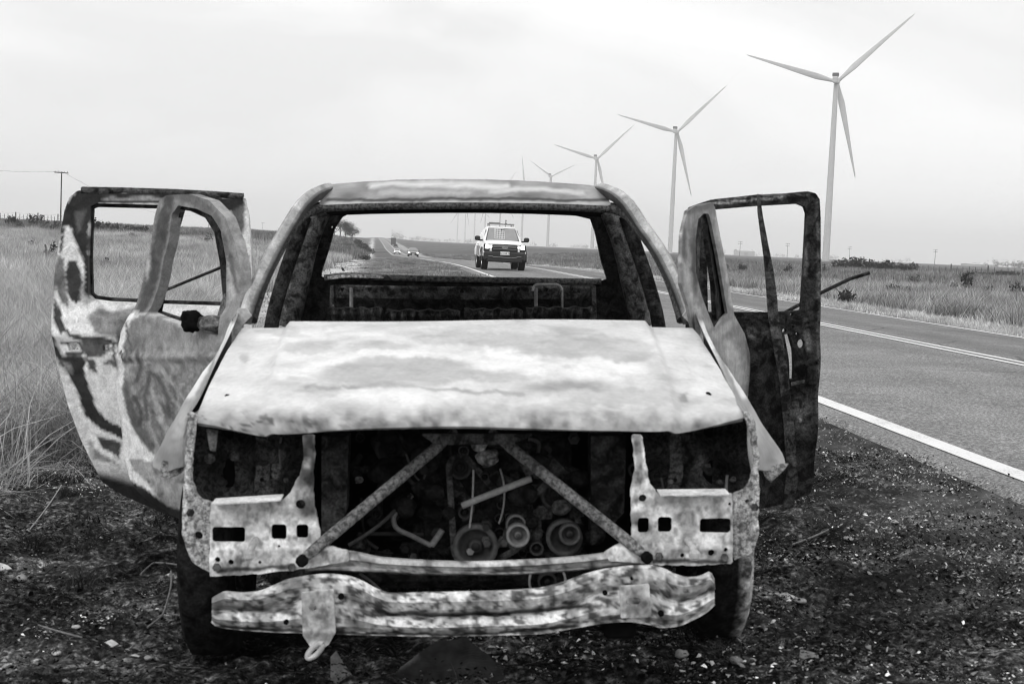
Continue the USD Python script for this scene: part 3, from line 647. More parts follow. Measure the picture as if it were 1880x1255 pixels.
# --- front wings
yst = np.array([.30, .45, .60, .90, 1.20, 1.50])
wing = [[(345, 757), (341, 775), (339, 810), (338, 858)], [(356, 742), (336, 770), (318, 805), (300, 862)], [(368, 722), (346, 745), (313, 790), (280, 852)],
        [(392, 668), (375, 686), (358, 708), (340, 770)], [(418, 615), (408, 632), (397, 655), (392, 740)], [(437, 570), (431, 586), (424, 606), (422, 770)]]
def make_wing(side):
    ct = np.zeros((6, 4, 3))
    for i in range(6):
        for j, (u, w) in enumerate(wing[i]):
            if side > 0: u = 1715 - u
            if side > 0 and i < 3 and j == 3: u += 6
            ct[i, j] = T(u, w, yst[i])
    a, b = np.linspace(.30, 1.5, 70), np.linspace(0, 3, 40)
    W = np.stack([RectBivariateSpline(yst, np.arange(4), ct[:, :, k], kx=2, ky=2)(a, b) for k in range(3)], -1)
    A, Bq = np.meshgrid(a, b, indexing='ij'); q = np.stack([A.ravel() * 3, Bq.ravel()], 1)
    W[..., 0] += side * ((n2(q, 1.4, 101 + side, 3) - .5) * .02).reshape(A.shape) * sstep(0, .5, Bq)
    W[..., 2] += ((n2(q, 3., 103 + side, 3) - .5) * .03).reshape(A.shape) * sstep(2.4, 3, Bq)
    s = shell(W, .006, (side * .7, -.3, .6)); uv = px(s[0])
    if side > 0: uv[:, 0] = 1715 - uv[:, 0]
    t = strokes(uv, .27 + .34 * (n2(uv, 1 / 40., 104 + side) - .5), [([(424, 600), (395, 650), (345, 722)], 9, .70, .7), ([(330, 790)], (16, 30), .36, .8), ([(300, 830), (330, 855)], 14, .2, .8), ([(350, 748), (341, 800)], 4, .2, .5), ([(318, 838), (290, 845)], 5, .20, .6), ([(300, 800), (320, 850)], 10, .26, .8), ([(400, 640), (350, 750)], 4, .25, .8)], 8, 106 + side)
    n = 70 * 40; t[n:2 * n] = .05
    w = obj('front_wing', s, M['paint_burnt'], B, np.clip(t, .03, .8), True)
    # torn flap hanging from the wing's front corner
    fl = [(1400, 862), (1425, 852), (1450, 850), (1432, 868), (1418, 884), (1402, 868)] if side > 0 else [(300, 845), (338, 852), (338, 862), (310, 878), (290, 874)]
    pm, uvp = panel(rp(fl), 5, plane_map(T(*(fl[0] + (.42,))), (side * .3, -1, .35)), .004, lambda p: .01 * np.sin(p[:, 0] * .15))
    obj('torn_flap', pm, M['rust'], w, np.clip(.30 + .3 * (n2(uvp, 1 / 14., 108) - .5), .02, 1), True)
    return w
make_wing(-1); make_wing(1)
# --- radiator support: uprights, lamp panels, lower rail
def px_panel(name, pts, y, thick, mat, base, holes=(), r=2, res=6, parent=B, disp=None, lst=(), seed=0, warp=5., pm=None, label=None, var=.5, jagged=0, stain=0):
    g = rp(pts, r)
    if jagged:
        L = g.exterior.length; at = np.arange(0, L, 5.); q = np.array([g.exterior.interpolate(a).coords[0] for a in at])
        q = q + jagged * np.stack([n2(q, 1 / 9., seed + 21, 3) - .5, n2(q, 1 / 9., seed + 22, 3) - .5], 1) * 2; g = Polygon(q).buffer(0)
        if hasattr(g, 'geoms'): g = max(g.geoms, key=lambda k: k.area)
    for h in holes:
        if len(h) == 3 and np.ndim(h[0]) == 0: g = g.difference(Point(h[0], h[1]).buffer(h[2], 10))
        elif len(h) == 4 and np.ndim(h[0]) == 0: g = g.difference(shapely.box(h[0], h[1], h[2], h[3]).buffer(-6).buffer(6))
        else: g = g.difference(rp(h, 1.5))
    if hasattr(g, 'geoms'): g = max(g.geoms, key=lambda k: k.area)
    ms, uvp = panel(g, res, pm or ymap(y), thick, disp)
    t = strokes(uvp, base, lst, warp, seed) * (1 + var * 2 * (n2(uvp, 1 / 30., seed + 9, 4) - .5))
    if stain: t = t * (1 - .6 * stain * sstep(.46, .74, n2(uvp * [1, .6], 1 / 8., seed + 31, 5))) * (1 - .7 * stain * sstep(.52, .72, n2(uvp * [.7, 1], 1 / 34., seed + 33, 5)))
    return obj(name, ms, mat, parent, np.clip(t, .006, .86), True, label=label)
left_up = [(343, 762), (352, 753), (362, 768), (356, 800), (352, 850), (353, 885), (364, 912), (388, 924), (388, 1052), (352, 1030), (340, 1006), (334, 975), (335, 920), (339, 870), (342, 820)]
right_up = [(1366, 757), (1376, 757), (1386, 775), (1393, 830), (1394, 900), (1393, 985), (1384, 1012), (1346, 1030), (1344, 908), (1366, 900), (1380, 880), (1384, 840), (1380, 800)]
px_panel('lamp_upright', left_up, .215, .02, M['rust'], .42, [(364, 983, 8)], 3, 5, seed=110, jagged=2.5, disp=lambda p: .012 * (n2(p, 1 / 50., 1) - .5), lst=[([(340, 870), (337, 960)], 5, .62, .5), ([(350, 800), (356, 770)], 4, .25, .5)])
px_panel('lamp_upright', right_up, .215, .02, M['rust'], .42, [(1364, 966, 9), (1372, 920, 4)], 3, 5, seed=111, jagged=2.5, disp=lambda p: .012 * (n2(p, 1 / 50., 2) - .5), lst=[([(1390, 870), (1390, 980)], 5, .66, .5)])
left_lp = [(386, 922), (500, 914), (520, 918), (532, 904), (550, 870), (558, 842), (554, 798), (578, 798), (578, 835), (574, 870), (578, 930), (592, 1000), (640, 1008), (640, 1028), (560, 1042), (450, 1054), (385, 1056)]
px_panel('lamp_panel', left_lp, .20, .012, M['steel'], .74, [(389, 967, 450, 995), (498, 962, 526, 990), (544, 962, 566, 987), (552, 925, 9), (425, 1030, 5), (478, 1030, 3), (400, 1026, 5), (512, 1002, 2.5)], 2.5, 2.4, seed=112, stain=.8, jagged=2.2, disp=lambda p: .018 * (n2(p, 1 / 34., 3) - .5) + .008 * sstep(1000, 1008, p[:, 1]),
         lst=[([(390, 926), (510, 918)], 5, .78, .5), ([(562, 798), (566, 930)], 20, .10, .5), ([(562, 850)], (9, 9), .5, .5), ([(556, 905)], (14, 16), .34, .6), ([(420, 1010), (560, 1015)], 10, .68, .6), ([(400, 1045), (540, 1036)], 4, .12, .6)])  # lower edge has a painted shade line, upper edge a painted highlight
right_lp = [(1345, 905), (1345, 1032), (1280, 1036), (1190, 1034), (1120, 1028), (1108, 1012), (1160, 985), (1158, 900), (1166, 860), (1160, 798), (1180, 798), (1184, 840), (1192, 885), (1210, 906)]
px_panel('lamp_panel', right_lp, .20, .012, M['steel'], .76, [(1171, 950, 1192, 978), (1208, 949, 1234, 977), (1285, 951, 1342, 978), (1180, 914, 7), (1305, 1013, 6), (1252, 1018, 4), (1332, 1008, 4), (1340, 925, 3)], 2.5, 2.4, seed=113, stain=.75, jagged=2.2, disp=lambda p: .018 * (n2(p, 1 / 34., 4) - .5) + .008 * sstep(1000, 1006, p[:, 1]),
         lst=[([(1190, 910), (1340, 908)], 5, .78, .5), ([(1170, 800), (1172, 880)], 6, .35, .5), ([(1250, 965)], (14, 26), .72, .5), ([(1190, 1008), (1275, 1010)], 9, .75, .5), ([(1200, 1030), (1330, 1030)], 4, .1, .6)])  # painted shade along the under-edge, painted highlight along the top edge
for sgn in (-1, 1):   # tow tube stubs on the lamp panels
    e = T(470 if sgn < 0 else 1262, 990, .19); w = T(458 if sgn < 0 else 1275, 1018, .14)
    obj('lamp_bolt', join(tube(smoothpath([e, (e + w) / 2 + V3(0, -.02, .004), w], 8), .010, 10), box(w, (.03, .03, .03), .008)), M['steel'], B, .42, True)
# lower rail
ux = np.array([560, 600, 640, 700, 790, 870, 960, 1050, 1110, 1150, 1190])
vt = np.array([1036, 1014, 1010, 1021, 1027, 1029, 1026, 1020, 1013, 1004, 1016]); vb = np.array([1050, 1049, 1050, 1052, 1055, 1056, 1054, 1048, 1043, 1038, 1034])
uu = np.linspace(560, 1190, 80); top = PchipInterpolator(ux, vt)(uu); bot = PchipInterpolator(ux, vb)(uu)
prof = [(0, .30), (0, .235), (.10, .205), (.42, .20), (.50, .212), (.66, .218), (.76, .205), (.92, .205), (1, .22), (1, .30)]
Lr = np.stack([np.array([T(u, a + (b - a) * f, y) for u, a, b in zip(uu, top, bot)]) for f, y in prof], 1)
s = shell(Lr, .004, (0, -1, .2)); uv = px(s[0])
obj('lower_rail', s, M['steel'], B, np.clip(strokes(uv, .5, [([(560, 1047), (870, 1053), (1180, 1036)], 2.5, .06, .5), ([(870, 1030), (940, 1027)], 5, .8, .4)], 4, 115) * (1 - .7 * sstep(.5, .66, n2(uv * [.5, 1], 1 / 8., 127, 4))), .02, .8), False)
# braces
def brace(a, b, r):
    p0, p1 = T(*a), T(*b); path = smoothpath([p0, p0 * .6 + p1 * .4, p0 * .1 + p1 * .9, p1], 16)
    rr = np.full(16, r); rr[-3:] *= [1.0, .95, .75]; rr[:2] *= .8
    br = obj('front_brace', tube(path, rr, 14), M['rust'], B, .20 + .16 * (n2(tube(path, rr, 14)[0], 8., 117) - .5), True)
    R = rotm([0, 1, 0], -.7 if p1[0] < p0[0] else .7)
    obj('bolt_head', box(p1 + V3(0, -.02, 0), (.032, .03, .032), .008, R), M['dark'], br)
brace((836, 792, .50), (556, 1026, .155), .0175); brace((902, 792, .50), (1186, 1020, .155), .0175)
# --- bumper beam
bt_u = [388, 400, 415, 445, 472, 498, 525, 560, 600, 640, 668, 692, 720, 800, 900, 985, 1030, 1065, 1110, 1160, 1195, 1218, 1245, 1262, 1278, 1292, 1302, 1313]
bt_v = [1098, 1090, 1084, 1086, 1084, 1075, 1063, 1056, 1052, 1056, 1066, 1079, 1087, 1085, 1083, 1078, 1068, 1055, 1043, 1037, 1036, 1042, 1054, 1058, 1057, 1053, 1048, 1064]
bb_u = [388, 397, 430, 500, 560, 700, 800, 900, 980, 1060, 1100, 1150, 1190, 1215, 1240, 1280, 1300, 1313]
bb_v = [1140, 1149, 1155, 1160, 1162, 1166, 1168, 1166, 1164, 1152, 1145, 1141, 1146, 1152, 1150, 1134, 1122, 1108]
uu = np.linspace(389, 1312, 170); top = PchipInterpolator(bt_u, bt_v)(uu); bot = PchipInterpolator(bb_u, bb_v)(uu)
cv = .11 * np.abs((uu - 855) / 460) ** 2.6; mid = np.interp(uu, [388, 520, 560, 650, 760, 870, 1050, 1110, 1200, 1230, 1312], [.47, .47, .40, .40, .55, .53, .52, .42, .42, .50, .45]); gd = np.interp(uu, [388, 535, 560, 620, 650, 800, 1060, 1120, 1200, 1220, 1312], [.014, .016, 0, 0, .016, .010, .012, 0, 0, .014, .012])
def brow(f0, y, g=0): return np.array([T(u, a + (b - a) * (f0 if f0 < .05 or f0 > .85 else f0 + (mm_ - .5) * (1 - abs(f0 - .5) * 2)), y + c + g * d) for u, a, b, c, mm_, d in zip(uu, top, bot, cv, mid, gd)])
rows = [brow(0, .13), brow(0, .05), brow(.02, .012), brow(.07, .0), brow(.22, .0, -.9), brow(.38, .0), brow(.44, .004, .7), brow(.50, .008, 1.9), brow(.56, .004, .7), brow(.62, 0), brow(.78, 0, -.9), brow(.86, .0), brow(.90, .012), brow(.94, .020), brow(1., .016), brow(1., .13)]
def finer(rows_, k=4):
    return [a_ + (b_ - a_) * j / k for a_, b_ in zip(rows_[:-1], rows_[1:]) for j in range(k)] + [rows_[-1]]
s = shell(np.stack(finer(rows), 1), .004, (0, -1, .1)); uv = px(s[0])
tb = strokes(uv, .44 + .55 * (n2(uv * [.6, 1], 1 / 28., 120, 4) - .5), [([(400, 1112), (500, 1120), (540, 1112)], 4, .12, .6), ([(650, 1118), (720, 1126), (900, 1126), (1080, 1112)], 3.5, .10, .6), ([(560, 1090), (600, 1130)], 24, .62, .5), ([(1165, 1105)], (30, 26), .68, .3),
    ([(390, 1100), (500, 1100)], 14, .28, .8), ([(1230, 1070), (1310, 1075)], 16, .24, .8), ([(560, 1128), (720, 1128), (900, 1128), (1080, 1112)], 2.5, .05, .5), ([(700, 1145), (900, 1150), (1040, 1135)], 7, .72, .6), ([(1230, 1095), (1310, 1085)], 3.5, .16, .6), ([(540, 1075)], (22, 14), .25, .5), ([(1130, 1065)], (40, 12), .3, .5), ([(1250, 1075)], (30, 16), .32, .5), ([(400, 1150), (560, 1160), (870, 1163), (1060, 1150)], 2.5, .05, .5)], 5, 121)  # thin dark strokes along the groove are painted shade, sharpening the fold
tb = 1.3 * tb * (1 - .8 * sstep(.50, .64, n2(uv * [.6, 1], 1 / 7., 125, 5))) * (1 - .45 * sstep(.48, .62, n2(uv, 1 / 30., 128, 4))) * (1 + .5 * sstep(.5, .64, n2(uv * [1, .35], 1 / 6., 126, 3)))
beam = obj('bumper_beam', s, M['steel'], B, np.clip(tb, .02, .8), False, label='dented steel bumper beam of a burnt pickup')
# bracket plate with the tow eye
px_panel('bracket_plate', [(553, 1088), (612, 1082), (616, 1160), (604, 1182), (590, 1192), (572, 1190), (556, 1166)], -.006, .012, M['steel'], .58, [(574, 1114, 7.5)], 2, 3.5, parent=beam, seed=123, stain=.85, lst=[([(560, 1168), (610, 1168)], 8, .3, .5)])
px_panel('bracket_plate', [(1138, 1076), (1192, 1072), (1196, 1132), (1140, 1134)], -.004, .010, M['steel'], .62, [(1152, 1096, 1176, 1110)], 2, 3.5, parent=beam, seed=124, stain=.8)
for (u, w, r) in ((626, 1095, 6), (525, 1142, 5), (1111, 1088, 5), (1214, 1126, 6), (1160, 1062, 3)):
    c = T(u, w, -.004); obj('drill_hole', revolve([(.0001, 0), (r * .0014, 0), (r * .0014, .01), (.0001, .01)], 16, 'y', c), M['dark'], beam)  # solid dark discs stand in for the shade inside drilled holes
c = T(578, 1194, -.02); a = np.linspace(0, 2 * math.pi, 26)
ringp = c + np.cos(a)[:, None] * V3(.72, 0, .69) * .027 + np.sin(a)[:, None] * V3(-.69, 0, .72) * .010
obj('tow_eye', tube(ringp, .0075, 10, caps=False), M['steel'], beam, .42, True)
# --- inner wing aprons, firewall, floor
px_panel('inner_wing', [(362, 770), (540, 795), (566, 800), (566, 940), (380, 935), (354, 890), (356, 810)], .50, .02, M['rust'], .05, [], 2, 6, seed=130, warp=12, disp=lambda p: .05 * np.sin(p[:, 0] * .055) + .03 * np.sin(p[:, 1] * .07) + .08 * (n2(p, 1 / 30., 8) - .5), lst=[([(430, 870)], (24, 44), .13, .9), ([(515, 835), (498, 890)], 9, .17, .8), ([(408, 860)], (5, 5), .4, .6), ([(470, 800), (470, 930)], 4, .02, .5), ([(400, 850)], (14, 30), .03, .5), ([(540, 860)], (8, 40), .03, .5)])
px_panel('inner_wing', [(1170, 800), (1300, 775), (1365, 766), (1384, 800), (1384, 880), (1365, 925), (1170, 930)], .50, .02, M['rust'], .045, [], 2, 6, seed=131, warp=12, disp=lambda p: .05 * np.sin(p[:, 0] * .055 + 1) + .03 * np.sin(p[:, 1] * .07) + .08 * (n2(p, 1 / 30., 9) - .5), lst=[([(1285, 850), (1300, 880)], 14, .26, .9), ([(1225, 840)], (22, 56), .10, .9), ([(1256, 800), (1258, 900)], 4, .015, .5), ([(1345, 860)], (18, 40), .03, .5)])
rc = np.random.default_rng(77)
def T_bits(u0, u1, v0, v1, y0, y1, n, tones):
    for k in range(n):
        u, w, y = rc.uniform(u0, u1), rc.uniform(v0, v1), rc.uniform(y0, y1); c = T(u, w, y); t = float(rc.choice(tones)) * rc.uniform(.6, 1.4); kind = rc.integers(1, 4)
        if kind == 0: obj('bracket', box(c, (rc.uniform(.015, .05), .012, rc.uniform(.03, .10)), .003, rotm([0, 1, 0], rc.normal(0, .5)) @ rotm([0, 0, 1], rc.normal(0, .5))), M['rust'], B, t)
        elif kind == 1: obj('wire_end', tube(smoothpath([c, c + V3(rc.normal(0, .03), rc.normal(0, .02), -.04), c + V3(rc.normal(0, .05), rc.normal(0, .03), -rc.uniform(.06, .13))], 12), rc.uniform(.002, .005), 6), M['steel'], B, t, True)
        else:
            v_, f_ = lump(int(rc.integers(500)), .8, 2); obj('melted_lump', (c + v_ * rc.uniform(.006, .018) * [1, .6, 1.2], f_), M['rust'], B, t, True)
T_bits(372, 545, 800, 905, .42, .48, 12, (.02, .03, .05, .09, .16)); T_bits(1190, 1370, 800, 895, .42, .48, 12, (.02, .03, .05, .09, .16))
for sg, (ua, ub) in ((-1, (470, 492)), (1, (1228, 1250))):
    px_panel('lamp_bracket', [(ua, 795), (ub, 795), (ub + 4, 860), (ub - 2, 915), (ua - 4, 915), (ua + 2, 850)], .46, .012, M['rust'], .09, [((ua + ub) / 2, 880, 4)], 1, 5, seed=134 + sg, jagged=3, disp=lambda p: .03 * (n2(p, 1 / 18., 12) - .5))
for pts in ([(388, 925), (515, 917)], [(1212, 908), (1340, 907)]):
    a_, b_ = T(*pts[0], .145), T(*pts[1], .145); q = np.array([a_, b_, b_ + V3(0, .07, .004), a_ + V3(0, .07, .004)])
    mid_ = np.stack([q[0] + (q[1] - q[0]) * k for k in np.linspace(0, 1, 24)]); bk = np.stack([q[3] + (q[2] - q[3]) * k for k in np.linspace(0, 1, 24)]); mid_[:, 2] += .006 * (n2(mid_, 30., 14) - .5)
    obj('panel_flange', shell(np.stack([mid_, bk]), .004, (0, 0, 1)), M['steel'], B, .66, True)
for (u, w) in ((398, 1040), (536, 1040), (1210, 1020), (1330, 1022), (350, 940), (1385, 930)):
    c = T(u, w, .19); obj('bolt_head', revolve([(.001, -.012), (.011, -.012), (.012, 0), (.001, 0)], 6, 'y', c), M['char'], B, .08)
for u0, u1 in ((590, 640), (1085, 1150)):   # chassis legs beside the engine
    px_panel('chassis_leg', [(u0, 800), (u1, 800), (u1 - 4, 940), (u0 + 6, 1000), (u0, 1000)], .52, .1, M['char'], .035, [], 2, 8, seed=132 + u0)
obj('firewall', box((0, 1.45, .57), (1.60, .04, .8), .01), M['dark'], B)
obj('floor_pan', box((0, 2.5, .33), (1.62, 2.1, .06), .02), M['dark'], B)
for sgn in (-1, 1):
    obj('wheel_arch', box((sgn * .74, .98, .60), (.03, .9, .56), .01), M['dark'], B)
    obj('rocker_sill', box((sgn * .82, 2.55, .30), (.12, 2.0, .16), .03), M['char'], B, .12)
    obj('chassis_rail', box((sgn * .42, 2.6, .30), (.09, 5.0, .14), .01), M['dark'], B)
obj('crossmember', box((0, .75, .28), (1.3, .12, .1), .03), M['char'], B, .03)
# --- engine
eng = obj('engine_block', join(box((.01, 1.0, .62), (.62, .5, .5), .05), box((.05, .72, .50), (.46, .16, .40), .04), box((.02, .9, .90), (.5, .36, .08), .03)), M['char'], B, .018)
def pulley(u, w, rpx, y, tone, grooves=3, label=None):
    c = T(u, w, y); r = rpx / FPX * (y + 3.8)
    pr = [(.0001, -.012), (r * .18, -.012), (r * .22, -.004), (r * .34, 0.), (r * .38, .010), (r * .70, .012), (r * .76, -.008), (r * .84, -.012)]
    for k in range(grooves):
        a = -.012 + k * .012; pr += [(r, a + .001), (r, a + .006), (r * .93, a + .009)]
    pr += [(r, .03), (r * .8, .05), (.0001, .06)]
    pm_ = revolve(pr, 40, 'y', c); tv = np.array([.5, .5, 1.4, .4, .5, 1.0, 1.6, 1.9] + [1.5, 1.7, .25] * grooves + [.6, .3, .3])  # rims lightened as painted highlights, grooves darkened as painted shade
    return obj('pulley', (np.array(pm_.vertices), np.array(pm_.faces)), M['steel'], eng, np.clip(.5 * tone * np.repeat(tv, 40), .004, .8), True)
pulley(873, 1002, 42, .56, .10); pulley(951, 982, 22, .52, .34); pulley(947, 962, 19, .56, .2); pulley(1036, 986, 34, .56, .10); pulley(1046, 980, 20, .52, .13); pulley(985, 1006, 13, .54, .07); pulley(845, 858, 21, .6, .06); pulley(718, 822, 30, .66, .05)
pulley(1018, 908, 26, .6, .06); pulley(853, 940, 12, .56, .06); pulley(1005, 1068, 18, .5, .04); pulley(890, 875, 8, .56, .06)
def pipe(pts, r, tone, name='pipe', mat='steel'):
    p = smoothpath(np.array([T(*q) for q in pts]), 30); return obj(name, tube(p, r, 10), M[mat], eng, tone, True)
pipe([(757, 908, .6), (735, 930, .6), (722, 952, .58), (726, 966, .58), (760, 985, .57), (792, 1001, .56)], .008, .16)
pipe([(792, 1001, .56), (800, 990, .56), (812, 972, .56)], .010, .2); pipe([(848, 928, .54), (905, 905, .54), (975, 878, .55)], .0105, .34)
pipe([(869, 862, .55), (868, 905, .54), (862, 968, .55)], .0032, .34, 'wire'); pipe([(918, 860, .55), (926, 905, .54), (916, 960, .55)], .003, .28, 'wire'); pipe([(660, 1052, .3), (680, 1066, .3), (700, 1084, .3)], .004, .2, 'wire')
pipe([(975, 1052, .42), (972, 1070, .42), (978, 1085, .42)], .004, .3, 'wire'); pipe([(1034, 1050, .42), (1038, 1066, .42), (1030, 1080, .42)], .004, .3, 'wire')
pipe([(735, 860, .62), (775, 900, .6), (800, 912, .6)], .007, .04); pipe([(640, 1000, .5), (700, 960, .55), (735, 925, .6)], .006, .05); pipe([(960, 850, .6), (985, 838, .6), (990, 815, .6), (970, 805, .6)], .006, .1)
for k, (u, w, rr, t) in enumerate(((897, 838, 20, .36), (880, 818, 15, .4), (945, 872, 9, .08), (985, 872, 8, .07), (1060, 880, 22, .014), (660, 1000, 16, .03), (1090, 985, 20, .015), (790, 940, 22, .012), (910, 1000, 9, .12), (1030, 930, 18, .09), (990, 940, 12, .07), (960, 920, 10, .05), (660, 880, 8, .14), (885, 845, 9, .5))):
    v_, f_ = lump(140 + k, .8, 3); obj('melted_lump', (T(u, w, .57) + v_ * rr / FPX * 4.37, f_), M['char'], eng, t * .8 * (1 + .8 * (fbm(v_ * 4, 3, k) - .5)), True)
for k in range(12):
    pulley_r = random.uniform(5, 12); u, w = random.uniform(910, 1070), random.uniform(850, 1000)
    pulley(u, w, pulley_r, .60 + random.uniform(0, .05), random.uniform(.03, .10), 2)
def belt(cs, y, t):
    """a drive belt round its pulleys: the outline of their discs"""
    hull = shapely.union_all([Point(u, w).buffer(r, 24) for u, w, r in cs]).convex_hull; q = np.array([T(*hull.exterior.interpolate(k, normalized=True).coords[0], y) for k in np.linspace(0, 1, 80)])
    obj('belt', tube(q, .006, sec=np.array([(-1.6, -.5), (1.6, -.5), (1.6, .5), (-1.6, .5)]), up=(0, 1, 0), caps=False), M['char'], eng, t)
belt([(873, 1002, 40), (951, 982, 22), (845, 858, 21)], .585, .06); belt([(951, 982, 22), (1036, 986, 34), (1018, 908, 26)], .59, .05)
obj('timing_cover', box(T(935, 920, .70), (.40, .06, .44), .03), M['char'], eng, .022)
for (pts, w) in (([(900, 870, .62), (960, 900, .62), (1010, 900, .61)], .02), ([(1000, 840, .64), (1040, 880, .63), (1060, 950, .62)], .022), ([(830, 880, .64), (860, 930, .63), (860, 980, .62)], .02), ([(960, 920, .62), (985, 960, .61), (985, 1005, .6)], .016)):
    obj('bracket_arm', tube(np.array([T(*k) for k in pts]), w, sec=np.array([(-1, -.4), (1, -.4), (1, .4), (-1, .4)]), up=(0, 1, 0)), M['char'], eng, .05)
re_ = np.random.default_rng(78)
for k in range(120):
    u, w, y = re_.uniform(640, 1100), re_.uniform(798, 1035), re_.uniform(.56, .72); c = T(u, w, y); t = float(re_.choice([.012, .02, .035, .06, .10, .18], p=[.3, .3, .2, .12, .06, .02])) * (1.5 if u > 850 else .8); kind = re_.integers(5)
    if kind == 0: obj('bracket', box(c, (re_.uniform(.02, .08), .03, re_.uniform(.02, .08)), .006, rotm([0, 1, 0], re_.uniform(0, 3)) @ rotm([1, 0, 0], re_.normal(0, .3))), M['char'], eng, t)
    elif kind == 1: pipe([(u, w, y), (u + re_.normal(0, 25), w + re_.normal(0, 25), y + .02), (u + re_.normal(0, 45), w + re_.normal(0, 45), y)], re_.uniform(.003, .011), t, 'hose')
    elif kind == 2: pulley(u, w, re_.uniform(5, 17), y, t, 2)
    elif kind == 3:
        obj('bolt_head', revolve([(.001, -.02), (.012, -.02), (.013, 0), (.02, .001), (.02, .02)], 6, 'y', c), M['steel'], eng, t * 1.6)
    else:
        v_, f_ = lump(int(re_.integers(500)), .8, 2); obj('casting', (c + v_ * re_.uniform(.015, .05) * [1, .6, 1], f_), M['char'], eng, min(t, .014), 40)
px_panel('latch_plate', [(770, 796), (985, 796), (940, 816), (800, 816)], .42, .02, M['char'], .07, [], 2, 7, seed=150)
px_panel('latch_plate', [(378, 786), (400, 790), (396, 830), (385, 826)], .36, .01, M['char'], .12, [], 2, 5, seed=151)
# --- screen pillars, roof, rear wall
def pil(name, pts, w, tone, mat='rust', sec=None, n=26, lab=None, mul=None):
    p = smoothpath(np.array([T(*q_) for q_ in pts]), n); sec = sec if sec is not None else [(-.5, -.35), (-.2, -.5), (.3, -.5), (.5, -.2), (.5, .25), (.2, .5), (-.3, .5), (-.5, .2)]
    m_ = tube(p, w, sec=np.array(sec), up=(0, 1, 0)); uv_ = px(m_[0])
    t_ = tone * (1 + 1.1 * (n2(uv_, 1 / 16., 160, 4) - .5))
    if mul is not None: k_ = len(sec); t_[:n * k_] *= np.tile(mul, n)
    return obj(name, m_, M[mat], B, np.clip(t_, .006, .8), mul is None)
for sgn in (-1, 1):
    sx_ = 1 if sgn < 0 else -1
    q = lambda pts: pts if sgn < 0 else [(1715 - a - (7 if c > 1.9 else 0), b, c) for a, b, c in pts]
    pil('screen_pillar', q([(449, 588, 1.50), (465, 541, 1.60), (498, 472, 1.80), (532, 412, 1.98), (553, 380, 2.08), (575, 360, 2.20), (597, 350.5, 2.40), (611, 350, 2.8), (622, 356, 3.2), (632, 364, 3.5)]), np.r_[np.full(14, .060), np.linspace(.060, .056, 22)], .36, 'steel', n=36, sec=[(sx_ * a, b) for a, b in ((-.42, -.30), (-.22, -.36), (-.16, -.30), (.18, -.50), (.42, -.30), (.5, .1), (.3, .35), (-.42, .3))][::(1 if sgn < 0 else -1)], mul=[.15, .5, .9, 1.25, 1.0, .8, .3, .1][::(1 if sgn < 0 else -1)])  # section multipliers paint a lit ridge and a shaded inner side
    pil('screen_flange', q([(464, 588, 1.56), (482, 527, 1.70), (512, 463, 1.86), (537, 420, 1.99), (557, 396, 2.1), (588, 383, 2.2)]), [.034] * 26, .07, 'rust')
    pil('door_pillar', q([(560, 396, 2.6), (540, 455, 2.6), (518, 520, 2.6), (500, 590, 2.6), (492, 660, 2.6)]), [.060] * 26, .03, 'char')
    pil('rear_pillar', q([(592, 388, 3.40), (570, 440, 3.40), (548, 527, 3.40), (530, 600, 3.40)]), np.linspace(.085, .105, 26), .07, 'char', n=26)
# roof
yr = np.array([2.14, 2.17, 2.26, 2.45, 2.8, 3.3, 3.55]); vr = np.array([379, 365, 349, 338, 331, 337, 344])
xs_ = np.linspace(-1, 1, 80); yy_ = np.linspace(0, 6, 60); yk = PchipInterpolator(np.arange(7), yr)(yy_); vk = PchipInterpolator(np.arange(7), vr)(yy_)
RP = np.zeros((60, 80, 3)); UL = PchipInterpolator(np.arange(7), [582, 584, 590, 597, 606, 616, 622])(yy_)
for i in range(60):
    L, Rr, C = T(UL[i], vk[i] + 9, yk[i]), T(1715 - 7 - UL[i], vk[i] + 9, yk[i]), T(858, vk[i], yk[i])
    a = np.abs(xs_)
    RP[i] = np.stack([np.where(xs_ < 0, C[0] + (L[0] - C[0]) * a, C[0] + (Rr[0] - C[0]) * a), np.full(80, yk[i]) + .06 * a ** 2, C[2] + ((L[2] + Rr[2]) / 2 - C[2]) * a ** 4.0], 1)
q_ = RP.reshape(-1, 3); RP[..., 2] += ((n2(q_[:, :2], 2.2, 170, 3) - .5) * .03).reshape(60, 80) * sstep(.5, 2.5, yy_)[:, None]
s = shell(RP, .01, (0, -.3, 1)); uv = px(s[0])
t = strokes(uv, .19 + .3 * (n2(uv * [.6, 1], 1 / 24., 171) - .5), [([(680, 341), (800, 336), (930, 341)], 5, .50, .9), ([(900, 350), (1000, 346), (1070, 352)], 4, .46, .9), ([(600, 368), (860, 364), (1120, 368)], 2.5, .05, .5), ([(600, 375), (860, 372), (1120, 375)], 3, .40, .6), ([(700, 355), (860, 352)], 5, .34, .9)], 5, 172)  # pale streaks are painted highlights, thin dark line painted groove shade; rest is scorching
t[60 * 80:2 * 60 * 80] = .02
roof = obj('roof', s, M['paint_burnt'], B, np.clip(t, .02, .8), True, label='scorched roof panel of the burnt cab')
hp = smoothpath(np.array([T(572, 384, 2.2), T(700, 379, 2.17), T(858, 378, 2.15), T(1010, 380, 2.17), T(1140, 386, 2.2)]), 30)
obj('screen_header', tube(hp, .020, sec=np.array([(-1, -.7), (1, -.7), (1, .7), (-1, .7)]), up=(0, 0, 1)), M['rust'], B, .09, 30)
rh = smoothpath(np.array([T(600, 388, 3.40), T(860, 383, 3.36), T(1112, 391, 3.40)]), 30)
obj('roof_bow', tube(rh, .022, 8), M['dark'], B)
